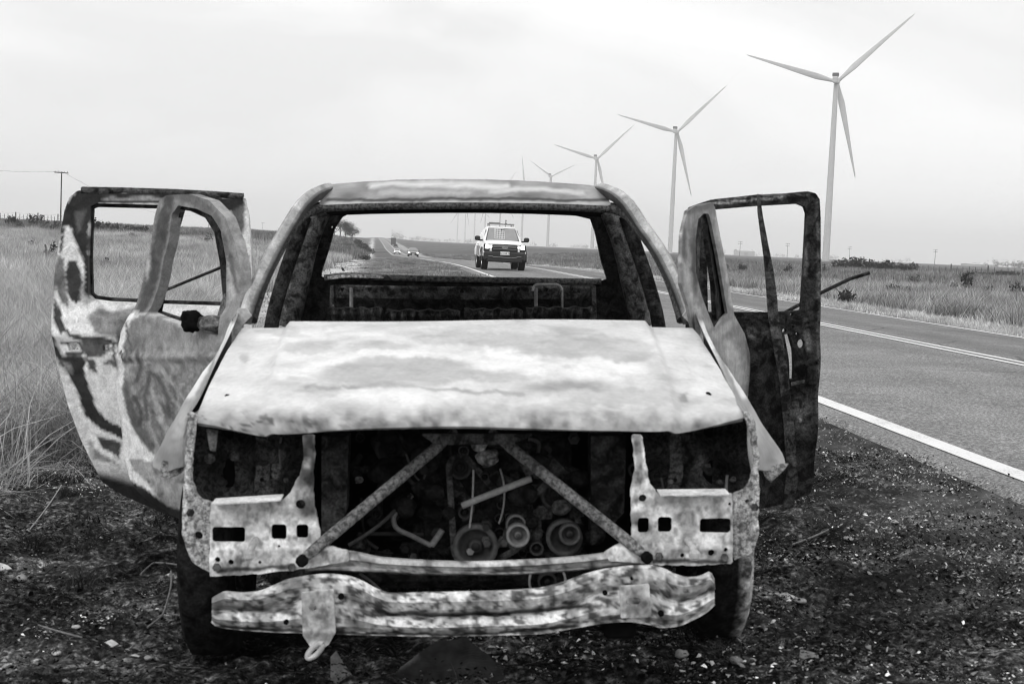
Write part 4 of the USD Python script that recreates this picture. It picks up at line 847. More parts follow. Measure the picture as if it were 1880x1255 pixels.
hole = [(628, 398), (640, 391), (700, 389), (860, 390), (1000, 392), (1062, 396), (1082, 402), (1094, 425), (1106, 480), (1112, 512), (1100, 518), (860, 514), (620, 511), (592, 508), (588, 498), (604, 455), (616, 420)]
ragged = [(a + 3 * math.sin(i * 2.3), b) for i, (a, b) in enumerate(hole)]
px_panel('rear_wall', [(568, 372), (640, 366), (1070, 366), (1142, 374), (1190, 560), (1200, 800), (510, 800), (525, 560)], 3.5, .05, M['char'], .018, [ragged, (649, 388.5, 2.6), (1050, 397, 2.6), (609, 417, 2.2), (1091, 427, 2.2)], 4, 6, seed=175)
wl = smoothpath(np.array([T(596, 510, 3.47), T(640, 506, 3.46), T(700, 509, 3.46), T(860, 513, 3.46), T(1104, 517, 3.46)]), 40)
obj('window_ledge', tube(wl, .016, 8), M['rust'], B, .16, True)
px_panel('window_ledge', [(600, 508), (640, 503), (700, 505), (706, 511), (640, 509), (602, 513)], 3.43, .02, M['rust'], .5, [], 1, 4, seed=176)
# rear bulkhead bar with punched triangles, seat frames
tri = []
for gx_, n_ in ((628, 1), (690, 3), (848, 3), (940, 3), (992, 3), (1056, 2)):
    for k in range(n_):
        x0 = gx_ + (k - (n_ - 1) / 2) * 12
        if (gx_, k) == (848, 1) or k % 2 == 1: tri.append([(x0 - 5, 538), (x0 + 5, 538), (x0, 528)])
        else: tri.append([(x0 - 5, 528), (x0 + 5, 528), (x0, 538)])
bar = px_panel('seat_bar', [(609, 523), (860, 527), (1090, 523), (1092, 548), (860, 550), (608, 546)], 3.3, .03, M['char'], .05, tri, 1, 4, seed=177, lst=[([(615, 525), (1085, 527)], 2, .12, .5)])
px_panel('seat_bar', [(606, 524), (612, 524), (614, 590), (604, 590)], 3.28, .02, M['char'], .07, [], 0, 4, seed=178)
px_panel('seat_bar', [(1086, 524), (1094, 524), (1096, 590), (1088, 590)], 3.28, .02, M['char'], .07, [], 0, 4, seed=179)
for u in (645, 984, 1032):
    obj('strut', tube(np.array([T(u, 528, 3.22), T(u, 572, 3.22)]), .009 if u != 1032 else .006, 8), M['steel'], B, .22, True)
obj('grab_loop', tube(smoothpath(np.array([T(978, 534, 3.2), T(981, 525, 3.2), T(988, 522, 3.2), T(1020, 522, 3.2), T(1028, 525, 3.2), T(1031, 533, 3.2)]), 24), .0065, 8), M['steel'], B, .35, True)
for (u0, u1, v0) in ((600, 700, 566), (708, 845, 570), (852, 960, 568), (968, 1090, 565)):
    pts = [(u0, 640)] + [(u0 + (u1 - u0) * k / 12, v0 + 2.2 * math.sin(k * 1.9 + u0)) for k in range(13)] + [(u1, 640)]
    px_panel('seat_frame', pts, 2.95, .12, M['char'], .03, [], 1, 5, seed=180 + u0, disp=lambda p: .02 * np.sin(p[:, 0] * .35), lst=[([(u0, v0 + 6), (u1, v0 + 6)], 3, .075, .6)])
# --- bed
for sgn in (-1, 1):
    obj('bed_side', box((sgn * .84, 4.40, .80), (.07, 1.6, .48), .03), M['rust'], B, .3)
obj('tailgate', box((0, 5.20, .78), (1.6, .06, .46), .02), M['rust'], B, .3); obj('bed_floor', box((0, 4.4, .58), (1.6, 1.6, .05), .01), M['char'], B, .06); obj('bed_front', box((0, 3.66, .80), (1.6, .05, .46), .02), M['char'], B, .05)
# --- wheels, burnt to the carcass
def wheel(x, y, z, r, sgn, t):
    K = .72
    pr = [(r * .45, -.10), (r * .62, -.115), (r * .9, -.112), (r * .985, -.09), (r, -.04), (r * .995, .03), (r * .98, .09), (r * .9, .112), (r * .62, .115), (r * .45, .10)]
    m_ = revolve([(a_, b_ * K) for a_, b_ in pr], 44, 'x', (x, y, z)); vv = np.array(m_.vertices); vv[:, 2] = np.where(vv[:, 2] < z - r * .86, z - r * .86 + (vv[:, 2] - z + r * .86) * .35, vv[:, 2])
    vv[:, 1] += .012 * (n2(vv, 9., 190) - .5); uv_ = px(vv)
    tn = t * (1 + 1.2 * (n2(vv * [1, 3, 1], 12., 191, 3) - .5))
    if sgn > 0: tn = np.where(vv[:, 0] > .875, .30 * (1 + .8 * (n2(vv, 14., 192, 3) - .5)), tn)
    w = obj('wheel', (vv, np.array(m_.faces)), M['char'], B, np.clip(tn, .01, .5), True)
    obj('rim', revolve([(.0001, -.03), (r * .2, -.035), (r * .3, -.02), (r * .5, -.02), (r * .60, -.065), (r * .64, -.07), (r * .64, .07), (r * .5, .035), (.0001, .05)], 32, 'x', (x, y, z)), M['char'], w, .12, 30)
wheel(-.835, .93, .315, .36, -1, .008); wheel(.825, .93, .345, .35, 1, .009); wheel(-.80, 4.15, .31, .37, -1, .04); wheel(.80, 4.15, .34, .37, 1, .04)
# --- doors
def bulge(uv_, vc, sc, amp): return amp * np.exp(-((uv_[:, 1] - vc) / sc) ** 2)
# rear left door, swung square to the truck
rl = [(447, 361), (300, 353), (165, 347.5), (140, 350), (125, 362), (116, 388), (108, 440), (101, 500), (98, 560), (101, 612), (112, 670), (128, 740), (150, 805), (171, 850), (186, 886), (222, 910), (300, 945), (400, 962), (440, 955), (462, 900), (466, 600), (462, 480), (455, 395)]
rlh = [(164, 378), (176, 373), (300, 376), (405, 379), (417, 384), (421, 400), (424, 480), (428, 562), (300, 558), (200, 553), (172, 549), (163, 540), (161, 470)]
rlp = rp(rl, 6).difference(rp(rlh, 5)); 
for h in ([(128, 628), (147, 627), (150, 641), (132, 642)], [(193, 632), (203, 631), (203, 641), (194, 642)]): rlp = rlp.difference(Polygon(h))
ms, uvp = panel(rlp, 4.6, ymap(2.70), .045, lambda p: bulge(p, 640, 170, .05) + .012 * sstep(18, 0, np.abs(p[:, 1] - 612)) - .02 * sstep(590, 560, p[:, 1]) - .03 * sstep(840, 900, p[:, 1]) + .008 * (n2(p, 1 / 60., 200) - .5))
cr = lambda pts: [(55 + a / 1.8976, 294 + b / 1.8976) for a, b in pts]
sh = n2(uvp * [.4, 1.], 1 / 30., 207, 4) - .5
t = strokes(uvp, .80 + .16 * sh, [
    (cr([(95, 330), (118, 345), (132, 430), (138, 510), (112, 490), (96, 440), (86, 500), (80, 420)]), 'poly', .17, 2.5), (cr([(100, 215), (118, 150), (160, 96), (450, 108), (750, 130), (750, 178), (700, 180), (640, 165), (450, 156), (240, 152), (212, 172), (208, 260), (206, 345), (186, 345), (165, 300), (140, 240), (128, 300), (104, 330)]), 'poly', .032, 2.5),
    (cr([(250, 128), (430, 132), (660, 150), (660, 158), (430, 144), (250, 140)]), 'poly', .3, 1.5), (cr([(150, 180), (190, 170), (180, 250), (165, 260)]), 'poly', .11, 3), (cr([(118, 228), (138, 240), (160, 296), (182, 330), (186, 408), (160, 352), (126, 346), (112, 330)]), 'poly', .78, 2), (cr([(134, 344), (164, 350), (184, 420), (196, 478), (168, 504), (140, 474), (128, 400)]), 'poly', .045, 2), (cr([(186, 400), (204, 450), (236, 486), (200, 502), (182, 482)]), 'poly', .4, 3),
    (cr([(184, 330), (214, 330), (214, 480), (196, 470)]), 'poly', .03, 2), (cr([(84, 470), (112, 524), (138, 592), (122, 604), (96, 566), (84, 520)]), 'poly', .06, 2), (cr([(105, 556), (150, 604), (200, 616), (262, 610), (318, 640)]), 3.2, .06, .5), (cr([(205, 540), (245, 510), (300, 522), (372, 508), (384, 540), (344, 602), (300, 612), (240, 592)]), 'poly', .26, 4), (cr([(300, 560), (370, 530), (350, 640), (320, 640)]), 'poly', .14, 4),
    (cr([(186, 622), (230, 610), (282, 620), (296, 660), (264, 682), (206, 680), (186, 660)]), 'poly', .12, 2.5), (cr([(120, 632), (180, 630), (186, 664), (140, 668)]), 2.2, .08, .5), (cr([(262, 640), (300, 630), (306, 690), (276, 706)]), 2.5, .12, .6),
    (cr([(84, 588), (110, 640), (130, 676), (180, 672), (204, 690), (196, 720), (214, 790), (234, 852), (266, 892), (330, 930), (330, 968), (252, 934), (200, 882), (170, 800), (142, 742), (112, 702), (92, 652)]), 'poly', .035, 2), (cr([(118, 690), (150, 700), (160, 740), (140, 736)]), 'poly', .2, 3), (cr([(202, 684), (236, 690), (248, 742), (214, 726)]), 'poly', .10, 2), (cr([(320, 640), (330, 700), (310, 720), (282, 710), (310, 690)]), 'poly', .15, 3),
    (cr([(234, 956), (320, 976), (320, 1034), (262, 1000)]), 'poly', .08, 2), (cr([(226, 996), (300, 1050), (320, 1062), (222, 1036)]), 'poly', .26, 3), (cr([(200, 960), (226, 980), (222, 1040), (206, 1010)]), 'poly', .45, 3),
    (cr([(696, 176), (752, 150), (744, 230), (720, 300), (706, 330)]), 'poly', .13, 3), (cr([(738, 306), (760, 322), (764, 340), (742, 324)]), 'poly', .06, 1.5), (cr([(734, 350), (756, 342), (776, 400), (770, 460), (740, 450)]), 'poly', .05, 2), ([(438, 650), (430, 900)], 40, .2, .6)], 5, 201)
low = sstep(855, 878, uvp[:, 1] - .30 * (uvp[:, 0] - 180)); t = t * (1 - low) + .02 * low
rdl = obj('rear_door', ms, M['door_burnt'], B, np.clip(t, .012, .8), True, label='rear door with swirling white and black burn marks')
def frame_ring(pts, y, w, mat, tone, parent, pm=None, thick=.03, seed=0):
    g = rp(pts, 3); ring = g.buffer(w * .6).difference(g.buffer(-w * .5)); ms_, uv_ = panel(ring, 5, pm or ymap(y), thick)
    return obj('window_channel', ms_, M[mat], parent, np.clip(tone * (1 + 1.2 * (n2(uv_, 1 / 14., seed) - .5)), .006, .6), True)
frame_ring(rlh, 2.745, 14, 'char', .03, rdl, seed=202)
obj('window_track', tube(np.array([T(240, 557, 2.80), T(293, 537, 2.80), T(407, 490.5, 2.80)]), .0125, sec=np.array([(-1, -.5), (1, -.5), (1, .5), (-1, .5)])), M['char'], rdl, .045, 30)
obj('top_rail', tube(smoothpath(np.array([T(150, 350, 2.73), T(300, 353.5, 2.73), T(447, 362, 2.73)]), 20), .018, 8), M['char'], rdl, .05, True)
# front left door, half open
aL = math.radians(37); hL = V3(-.90, 1.62, 0); nL = V3(-math.cos(aL), -math.sin(aL), 0)
fl = [(296, 358), (340, 356), (374, 367), (404, 398), (424, 446), (436, 500), (443, 560), (440, 620), (425, 900), (420, 985), (335, 962), (300, 945), (264, 916), (240, 882), (229, 835), (225, 760), (226, 700), (228, 655), (234, 610), (246, 577), (256, 530), (266, 470), (276, 400), (284, 368)]
flh = [(318, 377), (352, 383), (380, 396), (398, 425), (408, 480), (414, 545), (414, 618), (385, 606), (330, 591), (276, 573), (286, 530), (300, 450), (308, 392)]
flp = rp(fl, 4).difference(rp(flh, 3))
for h in ([(232, 648), (238, 640), (240, 660), (235, 668)],): flp = flp.difference(Polygon(h))
ms, uvp = panel(flp, 4.4, plane_map(hL, nL), .045, lambda p: bulge(p, 650, 120, .035) - .02 * sstep(585, 560, p[:, 1]) + .010 * sstep(12, 0, np.abs(p[:, 1] - 655)) + .012 * (n2(p, 1 / 40., 210) - .5) - .03 * sstep(900, 950, p[:, 1]))
wv_ = (n2(uvp, 1 / 45., 211, 3) - .5); el = np.hypot((uvp[:, 0] - 302 + 50 * wv_) / 34, (uvp[:, 1] - 755 + 90 * wv_) / 130)
t = strokes(uvp, .27 + .07 * np.sin(el * 13 + 5 * wv_) * sstep(600, 660, uvp[:, 1]) * sstep(3.2, 1.6, el) + .05 * np.sin(el * 37 + 9 * wv_) * sstep(600, 660, uvp[:, 1]) + .20 * (n2(uvp, 1 / 13., 216, 4) - .5), [
    (cr([(374, 530), (400, 350), (430, 200), (455, 110), (490, 110), (474, 230), (440, 400), (410, 530)]), 'poly', .09, 3), (cr([(404, 300), (412, 370), (400, 420), (394, 380)]), 'poly', .5, 3), (cr([(455, 110), (560, 112), (640, 180), (690, 320), (720, 470), (690, 480), (660, 330), (610, 200), (540, 150), (490, 140)]), 'poly', .15, 3), (cr([(670, 330), (700, 430), (716, 470), (700, 500), (680, 400)]), 'poly', .5, 3),
    (cr([(330, 650), (335, 600), (355, 540), (385, 522), (404, 534), (372, 562), (358, 620), (352, 650), (342, 684), (348, 720), (346, 800), (352, 880), (372, 940), (402, 1000), (436, 1030), (424, 1054), (350, 1034), (316, 996), (328, 900), (320, 800), (324, 700)]), 'poly', .90, 2), (cr([(358, 560), (366, 620), (380, 650), (386, 700), (372, 690), (352, 640)]), 2.0, .12, .5), (cr([(385, 528), (460, 540), (540, 570), (600, 600)]), 2.5, .5, .6),
    (cr([(334, 660), (350, 672), (348, 700), (336, 692)]), 'poly', .05, 1.5), (cr([(376, 676), (388, 688), (382, 708)]), 'poly', .05, 1.5), (cr([(352, 760), (366, 770), (378, 850), (404, 930), (444, 1000), (420, 1014), (370, 950), (352, 870)]), 'poly', .13, 3), (cr([(408, 660), (410, 720), (396, 758), (386, 770)]), 3.5, .11, .5), (cr([(420, 900), (418, 820), (446, 742), (476, 760), (500, 830), (496, 890), (470, 850)]), 4, .12, .6), (cr([(446, 790), (470, 850), (476, 930), (452, 900)]), 'poly', .46, 3), (cr([(430, 700), (470, 700), (520, 780)]), 3, .5, .7), (cr([(384, 820), (400, 880), (394, 920)]), 3.5, .1, .6), (cr([(480, 700), (540, 650), (620, 640)]), 12, .34, .8),
    (cr([(316, 1000), (350, 1032), (362, 1082), (422, 1132), (448, 1192), (430, 1208), (380, 1154), (340, 1112), (318, 1056)]), 'poly', .92, 1.5), (cr([(352, 1036), (424, 1064), (434, 1112), (400, 1112), (362, 1072)]), 'poly', .42, 3), (cr([(450, 1100), (530, 1120), (530, 1230), (470, 1200)]), 'poly', .36, 3)], 5, 212)
low = sstep(0, 5, uvp[:, 1] - np.interp(uvp[:, 0], [230, 262, 280, 300, 330, 420], [872, 890, 905, 928, 938, 958]) + 6 * (n2(uvp, 1 / 8., 213) - .5)); t = t * (1 - low) + .02 * low
fdl = obj('front_door', ms, M['door_burnt'], B, np.clip(t, .012, .82), True, label='half open front door with grey swirled burn marks and no glass')
nin = -nL
frame_ring(flh, 0, 10, 'char', .028, fdl, plane_map(hL + nin * .04, nL), .03, seed=214)
px_panel('window_channel', [(308, 376), (334, 378), (322, 420), (304, 500), (290, 572), (270, 568), (284, 520), (300, 440)], 0, .02, M['char'], .035, [], 1, 4, parent=fdl, seed=215, pm=plane_map(hL + nin * .05, nL))
# mirror stumps
v_, f_ = lump(220, .85, 3); obj('mirror_stump', (T(354, 590, 1.72) + v_ * [.045, .04, .05] * (1 + .5 * (fbm(v_ * 3, 3, 3) - .5))[:, None], f_), M['dark'], fdl, None, True, label='melted black mirror stump')
v_, f_ = lump(221, .8, 3); obj('mirror_stump', (T(392, 594, 1.70) + v_ * [.06, .05, .042], f_), M['char'], fdl, .13, True)
px_panel('mirror_triangle', [(412, 534), (418, 548), (416, 620), (390, 615), (400, 575)], 0, .02, M['rust'], .2, [], 2, 5, parent=fdl, seed=222, pm=plane_map(hL + nin * .01, nL))
# rear right door: bare inner panel
rr = [(1266, 380), (1308, 366), (1392, 357), (1440, 355), (1482, 351), (1498, 355), (1505, 366), (1507, 400), (1507, 560), (1505, 700), (1500, 800), (1494, 885), (1486, 905), (1462, 915), (1380, 925), (1280, 925), (1262, 900), (1262, 600), (1264, 440)]
rrh = [(1296, 386), (1392, 378), (1465, 374), (1478, 379), (1482, 392), (1478, 470), (1472, 570), (1420, 573), (1300, 573)]
rrp = rp(rr, 5).difference(rp(rrh, 4))
holes = [Polygon([(1441, 614), (1450, 613), (1456, 640), (1458, 696), (1450, 697), (1447, 660)]), Point(1441, 607).buffer(4), shapely.affinity.scale(Point(1471, 631).buffer(1, 12), 7, 8.5), Point(1465, 613).buffer(3.2), Point(1456, 600).buffer(2.5), Point(1454, 577).buffer(3), Point(1484, 593).buffer(2.4), Point(1475, 670).buffer(2.5), Point(1498, 666).buffer(2.4), Point(1452, 716).buffer(2.5), Point(1428, 660).buffer(2.6)]
for h in holes: rrp = rrp.difference(h)
ms, uvp = panel(rrp, 3.6, ymap(2.72), .05, lambda p: .015 * np.sin(p[:, 1] * .05) * sstep(580, 620, p[:, 1]))
t = strokes(uvp, .022, [([(1300, 364), (1392, 358), (1485, 353)], 3.5, .12, .5), ([(1310, 372), (1440, 363)], 2, .25, .5), ([(1503, 370), (1505, 560), (1502, 760)], 4, .07, .6), ([(1476, 400), (1478, 500)], 6, .06, .6), ([(1470, 760)], (16, 34), .06, .6), ([(1470, 768)], (5, 4), .3, .5), ([(1480, 590), (1484, 640)], 5, .06, .6)], 4, 231)  # pale strip along the top is a painted highlight
rdr = obj('rear_door', ms, M['char'], B, np.clip(t, .008, .4), True, label='blackened rear door stripped to its perforated inner panel')
obj('window_track', tube(np.array([T(1437, 576, 2.84), T(1500, 541, 2.84), T(1560, 512, 2.84), T(1596, 501, 2.84)]), .0125, sec=np.array([(-1, -.55), (1, -.55), (1, .55), (-1, .55)])), M['char'], rdr, .028, 30)
strip = [(1391, 356), (1396, 357), (1402, 400), (1410, 450), (1420, 500), (1428, 548), (1430, 580), (1440, 640), (1448, 700), (1460, 790), (1464, 880), (1456, 930), (1436, 930), (1444, 860), (1440, 780), (1430, 700), (1420, 640), (1412, 585), (1408, 540), (1402, 480), (1396, 430), (1392, 390)]
px_panel('hanging_strip', strip, 2.64, .008, M['char'], .05, [], .5, 3.2, parent=rdr, seed=232, disp=lambda p: .012 * np.sin(p[:, 1] * .03))
px_panel('torn_skin', [(1330, 584), (1420, 586), (1432, 640), (1444, 700), (1452, 780), (1454, 880), (1446, 926), (1400, 932), (1330, 930)], 2.655, .008, M['char'], .017, [], 2, 6, parent=rdr, seed=233, disp=lambda p: .02 * np.sin(p[:, 0] * .06), lst=[([(1380, 612)], (8, 10), .09, .5), ([(1410, 610)], (12, 8), .05, .5)])
px_panel('cross_strap', [(1452, 702), (1478, 697), (1478, 702), (1453, 708)], 2.68, .01, M['char'], .12, [], 0, 3, parent=rdr, seed=234)
obj('latch_box', box(T(1490, 690, 2.70), (.05, .05, .09), .01), M['char'], rdr, .02)
# front right door, nearly shut
aR = math.radians(21); hR = V3(.90, 1.62, 0); nR = V3(math.cos(aR), -math.sin(aR), 0)
fr = [(1252, 430), (1262, 388), (1276, 378), (1308, 371), (1313, 382), (1322, 430), (1334, 490), (1342, 540), (1346, 578), (1362, 612), (1369, 650), (1370, 700), (1370, 800), (1366, 880), (1350, 900), (1290, 930), (1270, 930), (1272, 640), (1262, 560), (1250, 520)]
frh = [(1282, 402), (1292, 392), (1301, 392), (1306, 410), (1318, 470), (1328, 530), (1334, 575), (1324, 584), (1308, 606), (1300, 580), (1287, 540), (1278, 500), (1277, 440)]
frp = rp(fr, 2).difference(rp(frh, 2))
ms, uvp = panel(frp, 3.0, plane_map(hR, nR), .012, lambda p: bulge(p, 660, 70, .02))
t = strokes(uvp, .24, [([(1256, 400), (1254, 470), (1264, 540), (1300, 600)], 6, .36, .7), ([(1270, 440), (1275, 520)], 4, .12, .6), ([(1264, 388), (1305, 376)], 6, .12, .6), ([(1315, 400), (1342, 560)], 3.5, .40, .5), ([(1310, 615), (1345, 590)], 7, .36, .6), ([(1335, 640), (1345, 700)], 14, .42, .7), ([(1367, 630), (1368, 720)], 3, .1, .6), ([(1275, 480)], (5, 60), .05, .5), ([(1258, 450)], (4, 40), .1, .6)], 6, 241) * (1 + .8 * (n2(uvp, 1 / 9., 245, 3) - .5))
fdr = obj('front_door', ms, M['door_burnt'], B, np.clip(t, .02, .7), True, label='slightly open front door with a slanted empty window frame')
frame_ring(frh, 0, 5, 'char', .03, fdr, plane_map(hR - nR * .016, nR), .02, seed=242)
px_panel('window_channel', [(1300, 394), (1308, 394), (1326, 470), (1340, 575), (1316, 590), (1312, 520), (1300, 440)], 0, .02, M['char'], .025, [], 1, 3, parent=fdr, seed=243, pm=plane_map(hR - nR * .02, nR))
px_panel('window_channel', [(1268, 400), (1290, 395), (1286, 450), (1283, 520), (1274, 500), (1268, 450)], 0, .02, M['char'], .05, [], 1, 3, parent=fdr, seed=244, pm=plane_map(hR - nR * .022, nR))
# hinge side debris at the windscreen corners
for sgn in (-1, 1):
    px_panel('wing_corner', [(436, 566), (452, 566), (462, 580), (446, 596), (436, 620), (428, 612), (431, 588)] if sgn < 0 else mirror([(436, 566), (452, 566), (462, 580), (446, 596), (436, 620), (428, 612), (431, 588)]), 1.47, .02, M['steel'], .5, [], 2, 4, seed=250 + sgn)

# ------------------------------------------------------------------ far things
def place(u, d):
    """the ground point d metres out (along y) under the photograph's column u"""
    r = ray(u, 440 + .0445 * (u - 726)); x, y = r[0] / r[1] * d, d
    return V3(x, y, float(ground(np.array([x]), np.array([y]))[0]))
def ground1(x, y): return float(ground(np.array([x]), np.array([y]))[0])
# wind turbines
HUB, BL = 114.0, 62.0
def blade_mesh():
    n = 26; r = np.linspace(1.4, BL, n); u = (r - 1.4) / (BL - 1.4)
    chord = np.interp(u, [0, .04, .10, .20, .35, .6, .85, .97, 1], [2.2, 2.2, 2.9, 4.1, 3.5, 2.3, 1.35, .8, .15]); th = np.interp(u, [0, .05, .15, .3, 1], [2.1, 2.1, 1.3, .7, .08])
    tw = np.radians(np.interp(u, [0, .2, .5, 1], [22, 13, 5, 0])); pb = -.9 * u ** 2 * 3
    a = np.linspace(0, 2 * math.pi, 14, endpoint=False); rows = []
    for i in range(n):
        cx = (np.cos(a) * .5 - .12 * u[i] ** .3) * chord[i]; cy = np.sin(a) * .5 * th[i] * np.where(np.cos(a) > 0, 1 - .0 * np.cos(a), 1)
        c, s = math.cos(tw[i]), math.sin(tw[i]); rows.append(np.stack([cx * c - cy * s, cx * s + cy * c + pb[i], np.full(14, r[i])], 1))
    R_ = np.stack(rows); v = R_.reshape(-1, 3); f = []
    for i in range(n - 1):
        for j in range(14):
            p, q = i * 14 + j, i * 14 + (j + 1) % 14; f += [[p, q, q + 14], [p, q + 14, p + 14]]
    return v, np.array(f)
BV, BF = blade_mesh()
def turbine(u, d, phase, yaw, label, rs=1.0):
    b = place(u, d); b[2] = min(b[2], .8) - .3
    t = thing('wind_turbine', label, 'wind turbine', b, yaw, 'wind turbines in a row along the road')
    obj('tower', revolve([(2.25, 0), (2.2, 20), (2.0, 55), (1.7, 90), (1.45, HUB - 2.2), (.01, HUB - 2.1)], 32, 'z'), M['turbine'], t, None, 35)
    nb = np.array(box((0, -1.6, HUB), (3.6, 9.6, 3.6), .7)[0]); nb[:, 2] += np.where(nb[:, 1] < -3, .25, 0) * np.sign(nb[:, 2] - HUB)
    na = obj('nacelle', (nb, box((0, 0, 0), (1, 1, 1), .1)[1]), M['turbine'], t)
    co = obj('cooler', box((0, -5.0, HUB + 3.2), (4.0, 1.1, 2.4), .12), M['turbine_dark'], na)
    hb = obj('hub', revolve([(.01, 7.4), (.8, 7.2), (1.5, 6.4), (1.8, 5.2), (1.75, 3.6), (1.4, 3.1), (.01, 3.1)], 28, 'y', (0, 0, HUB)), M['turbine'], t, None, 40)
    for k in range(3):
        R_ = rotm([0, 1, 0], math.radians(phase + 120 * k)); v = BV * rs; v[:, 1] *= -1
        v = v @ R_.T + V3(0, 5.2, HUB); obj('blade', (v, BF[:, ::-1]), M['turbine'], t, None, True)
    return t
YW = -math.radians(24)
turbine(1516, 885, 46.5, YW, 'nearest and tallest white wind turbine, behind the right open doors')
turbine(1230, 1320, 45, YW, 'second nearest wind turbine, standing just right of the cab')
turbine(1087, 1775, 46, YW, 'third wind turbine, its tower behind the right end of the roof')
turbine(1005, 2280, 63, YW, 'faint wind turbine above the roof with one blade up to the right', .72)
turbine(957, 2750, -8, YW, 'faded wind turbine with a single blade tip rising above the roof')
turbine(916, 3230, 30, YW, 'hazy wind turbine tower directly behind the patrol pickup'); turbine(889, 3700, 75, YW, 'very faint turbine tower just left of the patrol pickup roof rack')
turbine(870, 4180, 10, YW, 'dim turbine tower left of the patrol pickup at the haze limit'); turbine(853, 4660, 50, YW, 'pale turbine tower, second last of the row in the haze'); turbine(839, 5100, 95, YW, 'palest last turbine tower of the row, nearly lost in haze')
# utility poles and their wire
def pole(u, d, h, arms, label, wide=2.2, group='utility poles along the fields', yaw=0.1):
    b = place(u, d); t = thing('utility_pole', label, 'utility pole', b, yaw, group)
    obj('pole', revolve([(.16, -1), (.15, 0), (.10, h), (.001, h)], 10, 'z'), M['bark'], t, None, 40)
    for k in range(arms):
        z = h - .15 - 1.3 * k; a = obj('crossarm', box((0, .12, z), (wide, .14, .16), .02), M['bark'], t)
        for x in (-.45, -.2, .2, .45): obj('insulator', revolve([(.05, 0), (.07, .06), (.04, .12), (.06, .2), (.001, .24)], 8, 'z', (x * wide, .12, z + .08)), M['pk_grey'], a)
    return b
b1 = pole(111, 262, 9.4, 1, 'nearest dark timber utility pole left of the open rear door', 2.5, yaw=.5)
b2 = pole(383, 640, 9.4, 1, 'thin pole seen through the left front door window')
b3 = pole(482, 1250, 9.4, 1, 'tiny far pole between the left doors and the cab', 3.4)
for (u, d, l) in ((1358, 900, 'pole through the right rear door window, left of the hanging strip'), (1445, 880, 'pole through the right rear door window, right of the hanging strip'), (1559, 930, 'pole standing behind the dark bushes right of the turbine base'), (1716, 840, 'rightmost pole, beyond the rough grass near the fence'), (1297, 1000, 'small pole seen inside the right front door frame')):
    pole(u, d, 10.0, 2, 'double armed utility ' + l, 3.0)
pa = place(111, 262) + V3(0, 0, 9.5); pb_ = place(-260, 205) + V3(0, 0, 9.5); pc = b2 + V3(0, 0, 9.4)
for q0, q1, lab in ((pa, pb_, 'thin wire running left from the nearest timber pole'), (pa, pc, 'thin sagging wire from the nearest timber pole towards the next one')):
    k = np.linspace(0, 1, 30); w = q0 + (q1 - q0) * k[:, None]; w[:, 2] -= (1.2 if q1 is pb_ else 5.) * 4 * k * (1 - k)
    tag(obj('power_line', tube(w, .018, 5), M['wire']), lab, 'wire')
# fences
def fence(pts, n, h, label):
    t = thing('wire_fence', label, 'fence'); pts = np.asarray(pts); top = []
    for k in range(n):
        u = k / (n - 1); p = pts[0] + (pts[1] - pts[0]) * u; p[2] = ground1(p[0], p[1]); hh = h * random.uniform(.9, 1.08) * (1.25 if k % 6 == 0 else 1); rd = .075 if k % 6 == 0 else .035
        obj('post', tube(np.array([p - V3(0, 0, .3), p + V3(random.uniform(-.05, .05), 0, hh)]), rd, 6), M['bark'], t); top.append(p)
    top = np.array(top)
    for hz_ in (.35, .7, 1.05): obj('fence_wire', tube(top + V3(0, 0, hz_ * h), .006, 4), M['wire'], t)
fence([place(-60, 178), place(112, 205)], 26, 1.25, 'thin post and wire fence on the rise at the far left')
fence([place(1630, 195), place(1960, 150)], 30, 1.15, 'low post and wire fence at the right edge beyond the grass')
# bushes
def leaves(seed, n, R, size, shape=None):
    g = np.random.default_rng(seed); vs, fs, tn = [], [], []
    cl = [(g.normal(0, .45, 3) * [1, 1, .55] + [0, 0, .45], .28 + .22 * g.random()) for _ in range(7 + int(R[0] > 2) * 8)] if shape is None else shape
    for i in range(n):
        c, r = cl[g.integers(len(cl))]; d = unit(g.normal(0, 1, 3)); p = (np.asarray(c) + d * r * g.random() ** .4) * R; p[2] = max(p[2], .02)
        a = unit(g.normal(0, 1, 3)); b = unit(np.cross(a, g.normal(0, 1, 3))); s = size * (.5 + g.random()); k = len(vs)
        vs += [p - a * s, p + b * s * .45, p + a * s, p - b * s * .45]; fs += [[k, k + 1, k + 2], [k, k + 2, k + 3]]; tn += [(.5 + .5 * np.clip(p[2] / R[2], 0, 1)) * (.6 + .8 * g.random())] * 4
    return np.array(vs), np.array(fs), np.array(tn)
mleaf = usdkit.material(stage, '/World/Looks/dark_foliage', {'a': ('attribute', {'attribute': 'tone'}), 'd': ('principled_bsdf', {'roughness': .7, 'specular_ior_level': .2}), 't': ('translucent_bsdf', {}), 'mx': ('mix_closure', {'fac': .25})},
    [('a.color', 'd.base_color'), ('a.color', 't.color'), ('d.BSDF', 'mx.closure1'), ('t.BSDF', 'mx.closure2')], surface='mx.closure')
def bush(u, d, w, h, t, label, group='dark bushes in the fields', name='bush', seed=None):
    b = place(u, d); b[2] -= .08; th = thing(name, label, 'bush', b, 0, group); seed = seed or int(u * 7 + d)
    v, f, tn = leaves(seed, int(260 + 60 * w), (w / 2, w / 2, h * .85), .06 * max(w, h * .8) ** .7 * (1 + d / 500)); obj('foliage', (v, f), mleaf, th, tn * t)
    g = np.random.default_rng(seed)
    st = [tube(np.array([[0, 0, -.1], [g.normal(0, .1) * w, g.normal(0, .1) * w, h * .4], [g.normal(0, .22) * w, g.normal(0, .22) * w, h * .85]]), [.03 * h, .02 * h, .008 * h], 5) for _ in range(6)]
    obj('stem', join(*st), M['bark'], th)
